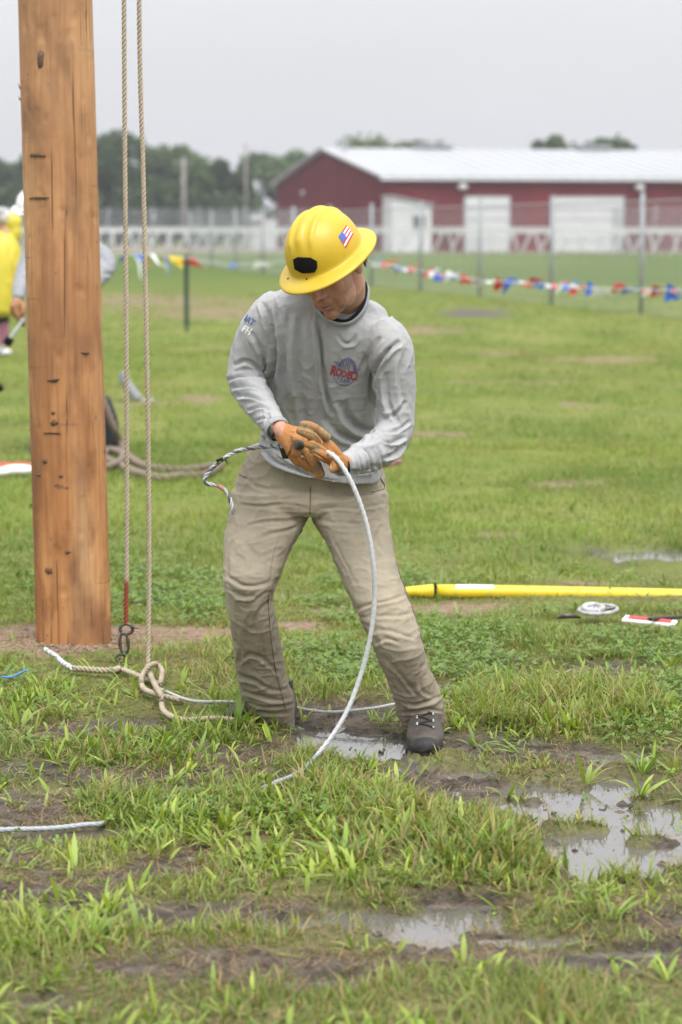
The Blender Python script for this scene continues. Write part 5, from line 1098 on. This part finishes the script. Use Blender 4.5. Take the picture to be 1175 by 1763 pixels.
# prints laid on the cloth
def decal(name, items, mt, par):
    ps = []
    for v2, f2, cx_, cy_, rot, sc in items:
        c, s_ = math.cos(rot), math.sin(rot); vs = []
        for x, y in v2:
            X = (x*c-y*s_)*sc; Y = (x*s_+y*c)*sc; h = cast(SB, cx_+X, cy_-Y, .0022); vs.append(h)
        if any(h is None for h in vs): continue
        ps.append((np.array(vs), f2))
    if ps: mk(name, (*joinv(ps), None, False), mt, par)
def arcband(r0, r1, a0, a1, n=20, ax=1., ay=1.):
    v = []; 
    for i in range(n+1):
        a = math.radians(a0+(a1-a0)*i/n); v += [(r0*math.cos(a)*ax, r0*math.sin(a)*ay), (r1*math.cos(a)*ax, r1*math.sin(a)*ay)]
    return np.array(v), [(2*i, 2*i+1, 2*i+3, 2*i+2) for i in range(n)]
lc = (594, 639); R = math.radians(-14)
def rowtext(s_, sizes, x0, step, y0, dy, cx_, cy_, rot, wsc=.62):
    its = []
    for i, ch in enumerate(s_):
        v2, f2 = text_mesh(ch, 1.0); v2 = v2*np.array([wsc, 1])*sizes[i]; its.append((v2+np.array([(x0+step*i if len(s_) != 5 else (-19, -9.3, .2, 8.6, 17.6)[i]), y0+dy(i)]), f2, cx_, cy_, rot, 1.0))
    return its
big = rowtext('RODEO', [23, 19, 16, 19, 23], -19, 9.5, -2, lambda i: -abs(i-2)*-.4, lc[0]-1, lc[1]+3, R, .72)
decal('chest_print_word', big, M['print_red'], sh_o)
arc = [(*arcband(19, 20.2, -10, 190, 24, .8, 1.05), lc[0]+3, lc[1]-2, R, 1), (*arcband(14.2, 15, 0, 180, 20, .8, 1.05), lc[0]+3, lc[1]-2, R, 1)]
decal('chest_print_arc', arc, M['print_blue'], sh_o)
ticks = [(*arcband(15.8, 18.6, 14+i*11.5, 21+i*11.5, 2, .8, 1.05), lc[0]+3, lc[1]-2, R, 1) for i in range(14)]; decal('chest_print_lettering', ticks, M['print_purple'], sh_o)
bars = [(np.array([(-22, 11), (-9, 11), (-9, 12.6), (-22, 12.6)]), [(0, 1, 2, 3)], *lc, R, 1), (np.array([(-18, 8), (-9, 8), (-9, 9.6), (-18, 9.6)]), [(0, 1, 2, 3)], *lc, R, 1), (np.array([(13, 8), (26, 8), (26, 9.5), (13, 9.5)]), [(0, 1, 2, 3)], *lc, R, 1), (np.array([(14, 5), (22, 5), (22, 6.3), (14, 6.3)]), [(0, 1, 2, 3)], *lc, R, 1)]
decal('chest_print_bars', bars, M['print_purple'], sh_o)
low = [(*arcband(17.5, 18.6, 195, 345, 20), lc[0]-1, lc[1]+6, R, 1)]+rowtext('TEAM', [8.5]*4, -8.4, 5.6, -8.5, lambda i: -[0, 1.4, 1.4, 0][i], lc[0]-1, lc[1]+6, R, .75)
low += [(np.array([(-2-6*0+dx, 3), (-.8+dx, 3), (-.8+dx*.8, 13+h_), (-2+dx*.8, 13+h_)]), [(0, 1, 2, 3)], *lc, R, 1) for dx, h_ in ((-4, 0), (0, 3), (4, 4), (8, 1))]
decal('chest_print_crest', low, M['print_blue'], sh_o)
def sleeve_text(s_, size, cx_, cy_, rot, mt):
    v2, f2 = text_mesh(s_, 1.0); decal('sleeve_print', [(v2*np.array([.8, 1])*size, f2, cx_, cy_, rot, 1.0)], mt, sh_o)
sleeve_text('IAT', 15, 430.5, 552, math.radians(-35), M['print_blue']); sleeve_text('FH', 16, 426, 569, math.radians(-30), M['print_white'])
v2, f2 = text_mesh('NAM', 1.0); decal('shoulder_print', [(v2*np.array([5, 3.2]), f2, 486, 493.5, math.radians(8), 1.0)], M['print_red'], sh_o)

# trousers
RL = [(399, 845, 534, 845, 7.75, .12, 0), (394, 890, 531, 890, 7.74, .12, 0), (387, 925, 513, 925, 7.71, .115, 0), (386, 951, 499, 951, 7.69, .11, 0), (386, 980, 487, 980, 7.66, .105, 0), (386, 1006, 477, 1006, 7.65, .10, 0), (390, 1035, 470, 1035, 7.66, .095, 0), (397, 1079, 479, 1079, 7.70, .09, 0), (405, 1134, 489, 1134, 7.77, .09, 0), (410, 1171, 496, 1171, 7.81, .092, 0), (417, 1200, 506, 1200, 7.84, .094, 0), (432, 1226, 508, 1228, 7.86, .085, 0), (442, 1240, 509, 1244, 7.87, .078, 0), (452, 1250, 511, 1256, 7.88, .070, 0)]
LL = [(530, 845, 667, 845, 7.75, .12, 0), (537, 890, 671, 890, 7.73, .12, 0), (561, 933, 677, 933, 7.69, .115, 0), (577, 970, 684, 970, 7.65, .11, 0), (592, 1006, 694, 1006, 7.61, .105, 0), (609, 1043, 709, 1043, 7.58, .10, 0), (626, 1079, 722, 1079, 7.56, .095, 0), (643, 1116, 731, 1116, 7.55, .09, 0), (658, 1152, 739, 1152, 7.59, .088, 0), (667, 1171, 750, 1171, 7.61, .090, 0), (679, 1206, 762, 1206, 7.64, .092, 0), (684, 1228, 766, 1230, 7.66, .086, 0), (690, 1243, 765, 1246, 7.67, .078, -.008)]
hips = hrings([(432, 765, 655, 790, 7.76, .12, 0), (420, 795, 660, 810, 7.76, .128, 0), (406, 830, 665, 835, 7.76, .130, 0), (398, 862, 669, 862, 7.75, .128, 0), (400, 884, 668, 884, 7.75, .11, 0)], n=40, p=2.4)
tr = fuse([hips, hrings(RL, 36, 2.2), hrings(LL, 36, 2.2)], .0045, 4, .5)
strokes(tr, [
    ([(536, 835), (535, 862), (533, 888)], 3, .008), ([(533, 885), (500, 896), (460, 898), (425, 905)], 4, .010), ([(528, 874), (490, 868), (450, 872), (410, 868)], 4, .009), ([(526, 896), (500, 912), (470, 918), (440, 930)], 5, .009), ([(540, 880), (580, 874), (620, 876), (664, 866)], 4, .008), ([(545, 892), (580, 900), (620, 900)], 5, .007), ([(420, 820), (450, 840), (500, 842)], 5, .008), ([(660, 840), (620, 850), (580, 846)], 5, .007),
    ([(390, 990), (415, 1006), (445, 1008), (470, 1000)], 5, .012), ([(392, 1010), (415, 1026), (440, 1025)], 5, .008), ([(472, 1032), (452, 1046), (440, 1066), (436, 1090)], 5, .012), ([(474, 1018), (455, 1022), (435, 1040)], 4, .010), ([(480, 1060), (470, 1090), (474, 1120)], 4, .008), ([(402, 1100), (414, 1120), (410, 1145)], 5, .010), ([(410, 1142), (430, 1128), (455, 1136), (480, 1160)], 5, .012), ([(412, 1165), (440, 1172), (470, 1188), (498, 1186)], 5, .012), ([(418, 1190), (450, 1200), (480, 1206), (504, 1200)], 4, .012), ([(425, 1208), (455, 1218), (490, 1216), (507, 1212)], 3.5, .012), ([(440, 1226), (470, 1230), (500, 1228)], 3, .010), ([(428, 1060), (424, 1100), (432, 1140)], 7, .006), ([(450, 1085), (455, 1130), (470, 1170)], 3, .005),
    ([(612, 1050), (640, 1040), (670, 1034), (705, 1022)], 4.5, .012), ([(620, 1062), (655, 1060), (690, 1060), (715, 1052)], 4.5, .010), ([(632, 1090), (660, 1084), (690, 1092), (715, 1100)], 4.5, .010), ([(645, 1108), (668, 1100), (690, 1108)], 4, .010), ([(655, 1130), (680, 1150), (705, 1180), (720, 1200)], 5, .012), ([(668, 1150), (690, 1176), (705, 1202)], 5, .010), ([(735, 1140), (722, 1160), (728, 1190), (750, 1200)], 5, .010), ([(690, 1208), (715, 1214), (745, 1206), (762, 1196)], 4, .012), ([(686, 1228), (710, 1226), (740, 1222), (764, 1226)], 3.5, .012), ([(700, 1243), (725, 1238), (762, 1240)], 3, .009), ([(640, 920), (655, 960), (660, 1000)], 10, .006), ([(570, 920), (590, 960), (615, 1010)], 3, .004), ([(480, 930), (470, 970), (466, 1010)], 3, .005), ([(690, 1000), (704, 1040), (722, 1090), (735, 1130)], 2.5, .004), ([(420, 930), (440, 960), (430, 985)], 9, .006), ([(395, 950), (392, 980), (394, 1010)], 4, .005), ([(660, 900), (650, 930), (672, 960)], 6, .006)], .72, .5)
v, nr = getv(tr); nzv = vn3(v*np.array([22, 22, 14])+9)+.5*vn3(v*np.array([55, 55, 40])); v = v+nr*((nzv-.75)*.0035)[:, None]; rd = 1-np.abs(2*vn3(v*np.array([16, 16, 38])+vn3(v*12)[:, None]*1.6)-1); rd2 = 1-np.abs(2*vn3(v*np.array([45, 45, 60])+31)-1); v = v+nr*((rd**4)*.0034+(rd2**4)*.0018-.002)[:, None]; setv(tr, v)
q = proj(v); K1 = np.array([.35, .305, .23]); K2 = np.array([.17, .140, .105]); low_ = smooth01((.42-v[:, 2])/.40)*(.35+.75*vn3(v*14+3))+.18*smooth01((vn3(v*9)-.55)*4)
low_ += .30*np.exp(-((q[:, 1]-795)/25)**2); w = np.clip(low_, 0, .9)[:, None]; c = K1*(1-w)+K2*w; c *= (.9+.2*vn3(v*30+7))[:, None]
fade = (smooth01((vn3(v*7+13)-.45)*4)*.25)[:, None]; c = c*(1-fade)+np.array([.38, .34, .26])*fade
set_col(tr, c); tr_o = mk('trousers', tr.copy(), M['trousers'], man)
TB = BVHTree.FromPolygons([Vector(q) for q in v], [tuple(p.vertices) for p in tr.polygons])
def seam(pts, name, wpx=1.1):
    pts = catmull(np.array(pts, float), 6); L_ = []
    for p in pts:
        h = cast(TB, p[0], p[1], .0008)
        if h is not None: L_.append(h)
    if len(L_) > 3: mk(name, tube(np.array(L_), .0016, 5), M['seam'], tr_o)
M['seam'] = mat('seam_thread', (.16, .12, .08), .9)
seam([(529, 905), (505, 930), (486, 975), (470, 1010), (462, 1030), (466, 1090), (474, 1150), (484, 1190), (492, 1220)], 'inseam'); seam([(538, 900), (566, 950), (598, 1025), (640, 1115), (668, 1180), (684, 1220)], 'inseam')
seam([(672, 900), (686, 980), (704, 1030), (722, 1085), (734, 1130)], 'side_seam'); seam([(535, 838), (534.5, 860), (533.5, 886)], 'fly_seam'); seam([(417, 800), (412, 815), (425, 822)], 'pocket_edge'); seam([(655, 822), (662, 840), (640, 848)], 'pocket_edge')
def hem_ring(r): c = P((r[0]+r[2])/2, (r[1]+r[3])/2, r[4]); l = P(r[0], r[1], r[4]); q = P(r[2], r[3], r[4]); return ring(c, (q-l)/2*.97, np.array([0, -r[5]*.97, -r[6]]), 36, 2.2)
mk('hem', torus_path(hem_ring(RL[-1]), .003, .008), M['seam_h'] if 'seam_h' in M else mat('hem_cloth', (.15, .12, .085), .95), tr_o); mk('hem', torus_path(hem_ring(LL[-1]), .003, .008), mat('hem_cloth', (.17, .135, .095), .95), tr_o)

# boots
def boot(ankle, toe, side=.052, name='boot'):
    """ankle and toe ground points"""
    a = np.array(ankle); t = np.array(toe); f = vunit((t-a)*[1, 1, 0]); L_ = np.linalg.norm((t-a)[:2]); s = np.cross(f, [0, 0, 1.]); Z = np.array([0, 0, 1.])
    rows = [(-.075, .034, .055, .020), (-.06, .042, .095, .040), (0, .047, .115, .052), (L_*.35, .050, .088, .050), (L_*.6, .056, .066, .040), (L_*.82, .055, .052, .030), (L_*.95, .043, .042, .022), (L_, .022, .028, .010)]
    rings = []
    for x, w, h, _ in catmull(rows, 4): rings.append(ring(a+f*x+Z*(.022+h*.5), s*w, Z*h*.55, 24, 2.3))
    shaft = []
    for z, r, x in ((.05, .048, -.01), (.10, .046, -.012), (.13, .048, -.012), (.15, .048, -.012)): shaft.append(ring(a+f*x+Z*z, s*r, f*r*1.15, 24))
    up_ = fuse([loft(rings), loft(shaft)], .0035, 5)
    sole = []
    for x, w in ((-.085, .024), (-.07, .042), (0, .047), (L_*.35, .049), (L_*.6, .059), (L_*.85, .057), (L_*.98, .042), (L_+.012, .018)): sole.append((x, w))
    pr = [a+f*x+s*w for x, w in sole]+[a+f*x-s*w for x, w in reversed(sole)]; n = len(pr); pr = np.array(pr)
    sv = np.concatenate([pr-Z*.004, pr+Z*.026]); sf = [tuple(range(n))[::-1], tuple(range(n, 2*n))]+[(i, (i+1) % n, n+(i+1) % n, n+i) for i in range(n)]
    b = mk(name, up_, M['boot'], man); mk('sole', (*bevel((sv, sf), .004, 1), None, False), M['sole'], b)
    bv = BVHTree.FromPolygons([Vector(q)+b.location+man.location for q in getv(up_)[0]], [tuple(p.vertices) for p in up_.polygons])
    lace = []; ey = []
    for k in range(5):
        x0 = L_*(.36+.085*k); pts = []
        for u in np.linspace(-1, 1, 7):
            o = a+f*(x0+.012*u*(1 if k % 2 else -1))+s*.024*u+Z*.3; h, nn, _, _ = bv.ray_cast(Vector(o), Vector((0, 0, -1)))
            if h is not None: pts.append(np.array(h)+np.array([0, 0, .002]))
        if len(pts) > 3: lace.append(tube(np.array(pts), .0034, 5)); ey += [ellipsoid(pts[0], (.0048,)*3, None, 6, 4), ellipsoid(pts[-1], (.0048,)*3, None, 6, 4)]
    if lace: mk('lace', joinv(lace), M['lace'], b); [mk('eyelet', e_, M['metal'], b) for e_ in ey]
    # toe cap ridge
    mk('toe_cap', ellipsoid(a+f*L_*.84+Z*.030, (.054, .052, .036), np.array([s, f, Z])), M['sole'], b)
za = -.012
ta = G(733, 1297); aa_ = P(731, 1262, ta[1]+.20); aa_[2] = za; ta[2] = za; boot(aa_, ta)
ga = G(468, 1250); ga[2] = za; tb = G(482, 1284); tb = ga+vunit(np.array([-.8, .5, 0]))*.15; tb[2] = za; g0 = ga+np.array([0, .06, 0]); boot(g0, tb)

# gloves
def glove(name, palm, fingers, base, tipc, parent, worn):
    me = fuse(palm+[limb([(x, y, dd, r*.93, r*.9) for x, y, dd, r in fg], sub=5, n=14) for fg in fingers], .0020, 1, .4)
    v, nr = getv(me); q = proj(v); w = np.zeros(len(v))
    for x, y, r in worn: w = np.maximum(w, smooth01(1.25-np.hypot(q[:, 0]-x, q[:, 1]-y)/r))
    w = (w*(.6+.5*vn3(v*120)))[:, None].clip(0, 1); c = np.array(base)*(1-w)+np.array(tipc)*w; set_col(me, c)
    return me
OR = (.40, .175, .055); WN = (.16, .115, .06)
rg = glove('glove', [limb([(484, 742, 7.30, 17, 15), (495, 750, 7.27, 20, 15), (510, 760, 7.235, 26, 15), (524, 772, 7.215, 22, 14), (532, 780, 7.21, 15, 12)], n=24)],
    [[(520, 768, 7.21, 9), (534, 785, 7.19, 9), (545, 800, 7.18, 9.5), (551, 818, 7.18, 10.5)], [(512, 776, 7.22, 9), (524, 793, 7.21, 8.5), (536, 803, 7.21, 8.5), (546, 812, 7.21, 8)], [(505, 778, 7.23, 8), (514, 793, 7.23, 8), (524, 800, 7.23, 8), (533, 806, 7.23, 7)],
     [(498, 776, 7.25, 7.5), (506, 790, 7.25, 7), (514, 797, 7.25, 7), (522, 800, 7.25, 6.5)], [(508, 752, 7.21, 8.5), (516, 762, 7.175, 8.5), (518, 767, 7.16, 8.5), (512, 767, 7.15, 8)]], OR, WN, man, [(514, 767, 13), (548, 805, 14)])
strokes(rg, [([(505, 765), (500, 780), (494, 790)], 2.2, .004), ([(512, 772), (520, 780), (524, 792)], 2.2, .004), ([(500, 745), (515, 750), (522, 745)], 2.5, .002)])
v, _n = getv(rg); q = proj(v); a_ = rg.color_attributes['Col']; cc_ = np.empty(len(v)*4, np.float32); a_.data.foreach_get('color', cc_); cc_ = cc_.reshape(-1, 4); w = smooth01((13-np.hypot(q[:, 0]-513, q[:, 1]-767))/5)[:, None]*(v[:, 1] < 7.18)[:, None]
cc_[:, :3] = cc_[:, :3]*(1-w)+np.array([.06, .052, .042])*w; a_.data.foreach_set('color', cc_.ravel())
rgo = mk('glove', rg, M['glove'], man)
mk('wrist_binding', torus_path(limb_ring((478, 735, 7.31), (485, 745, 7.30), 19.5, 7.3), .0028, .0035), M['lace'], rgo)
mk('wrist_strap', (*bevel(obox(P(481, 772, 7.26), P(492, 772, 7.26)-P(481, 772, 7.26), P(487, 790, 7.26)-P(481, 772, 7.26), np.array([0, .012, 0])), .002), None, False), M['lace'], rgo)
lg = glove('glove', [limb([(592, 799, 7.185, 15, 14), (580, 792, 7.17, 16, 14), (566, 778, 7.155, 18, 13), (556, 768, 7.15, 17, 12), (550, 760, 7.15, 13, 11)], n=24)],
    [[(552, 752, 7.13, 8.5), (545, 739, 7.115, 8.5), (533, 733, 7.11, 8.5), (521, 731, 7.12, 7.5)], [(550, 764, 7.12, 9), (539, 752, 7.10, 9.2), (528, 746, 7.10, 9), (516, 741, 7.115, 7.8)], [(557, 778, 7.12, 9), (546, 771, 7.095, 9), (537, 766, 7.09, 8.8), (530, 765, 7.10, 7.5)],
     [(562, 790, 7.12, 9), (552, 783, 7.095, 9), (543, 776, 7.09, 8), (537, 775, 7.10, 7)], [(574, 788, 7.13, 9), (577, 797, 7.10, 8.5), (575, 806, 7.09, 8), (572, 809, 7.09, 7.5)]], OR, (.24, .165, .080), man, [(522, 734, 20), (516, 744, 18), (540, 744, 20), (543, 772, 15), (560, 752, 14), (575, 806, 6)])
strokes(lg, [([(516, 736), (530, 740), (544, 746), (556, 758)], 1.6, .0035), ([(514, 754), (530, 757), (546, 762), (556, 770)], 1.6, .0035), ([(538, 778), (552, 786), (562, 794)], 1.4, .003), ([(566, 784), (570, 796), (572, 806)], 1.5, .003), ([(570, 770), (578, 780), (588, 786)], 2, .002)])
lgo = mk('glove', lg, M['glove'], man)
mk('finger_tip', limb([(548, 741, 7.12, 8, 8), (556, 747, 7.125, 8, 8), (564, 753, 7.135, 7, 7)], n=14), mat('worn_leather', (.30, .20, .09), .7, noise=.25, scale=110, bump=.4, bscale=350), lgo)
mk('wrist_binding', torus_path(limb_ring((606, 795, 7.2), (594, 799.5, 7.19), 15.5, 7.2), .0026, .0035), M['lace'], lgo)

# ------------------------------------------------------------------ the cable he is handling
def cabc(a, v): return np.tile(np.array([.52, .53, .54]), (len(v), 1))
gd = G(475, 1353)[1]
main = [(545, 782, 7.17), (560, 778, 7.12), (574, 784, 7.09), (590, 803, 7.08), (612, 845, 7.08), (632, 905, 7.09), (643, 970, 7.10), (645, 1030, 7.12), (639, 1090, 7.13), (622, 1160, 7.14), (595, 1230, 7.13), (555, 1290, 7.11), (515, 1330, 7.09)]
cr = empty('pulling_cable', G(475, 1353), 'white twisted cable curving from the gloved hands down into the grass', 'cable')
v, f, a = strand_rope(catmull([P(*q) for q in main]+[gp(475, 1353, .012), gp(452, 1362, -.01), gp(420, 1375, -.09), gp(330, 1395, -.10), gp(250, 1412, -.10), gp(190, 1418, -.03), gp(172, 1420, .004), gp(150, 1421, .006), gp(90, 1425, .012), gp(0, 1433, .012), gp(-120, 1445, .012)], 10), .0074, .13, 6, 6)
k = (v[:, 2] > .06)[:, None]; mk('cable', mesh_np('cable', v, f, np.where(k, np.array([.56, .57, .58]), np.array([.36, .38, .41]))*(.92+.16*rng.random((len(v), 1)))), M['cable'], cr)
tail = [(548, 782, 7.18), (520, 785, 7.20), (500, 775, 7.28), (480, 768, 7.36), (455, 769, 7.42), (430, 772, 7.42), (408, 777, 7.40), (388, 788, 7.38), (372, 800, 7.38), (358, 815, 7.38), (352, 829, 7.38), (362, 834, 7.38), (375, 836, 7.38), (388, 845, 7.38), (397, 862, 7.38), (402, 885, 7.38)]
v, f, a = strand_rope(catmull([P(*q) for q in tail], 8), .0072, .045, 3, 6); n3 = len(v)//3; c = np.tile(np.array([.45, .46, .47]), (len(v), 1)); c[:n3] = (.12, .12, .125)
q = proj(v); m_ = (q[:, 0] < 385) & (q[:, 0] > 372) & (q[:, 1] < 803); c[m_] = (.16, .22, .08); m_ = (q[:, 0] > 372) & (q[:, 1] > 834) & (q[:, 0] < 386); c[m_] = (.5, .25, .22); m_ = (q[:, 0] > 390) & (q[:, 1] > 845); c[m_] *= 1.15
mk('cable_tail', mesh_np('cable_tail', v, f, c), M['cable'], cr)
p = P(380, 793, 7.37); mk('tape_flag', joinv([tube([P(373, 794, 7.36), P(384, 789, 7.36)], [.005, .004], 6), tube([P(388, 790, 7.36), P(392, 799, 7.35)], [.004, .001], 4)]), M['lace'], cr)

# ------------------------------------------------------------------ haze
m = bpy.data.materials.new('haze_air'); m.use_nodes = True; n = m.node_tree; n.nodes.clear(); o = n.nodes.new('ShaderNodeOutputMaterial'); pv = n.nodes.new('ShaderNodeVolumePrincipled')
pv.inputs['Color'].default_value = (.93, .95, 1, 1); pv.inputs['Density'].default_value = .0005; pv.inputs['Anisotropy'].default_value = .2
n.links.new(pv.outputs[0], o.inputs['Volume'])
mk('haze', (*box(-700, 700, -40, 3050, -1.2, 18), None, False), m, kind='stuff', origin=(0, 0, 0), label='thin grey haze over the far field', cat='haze')
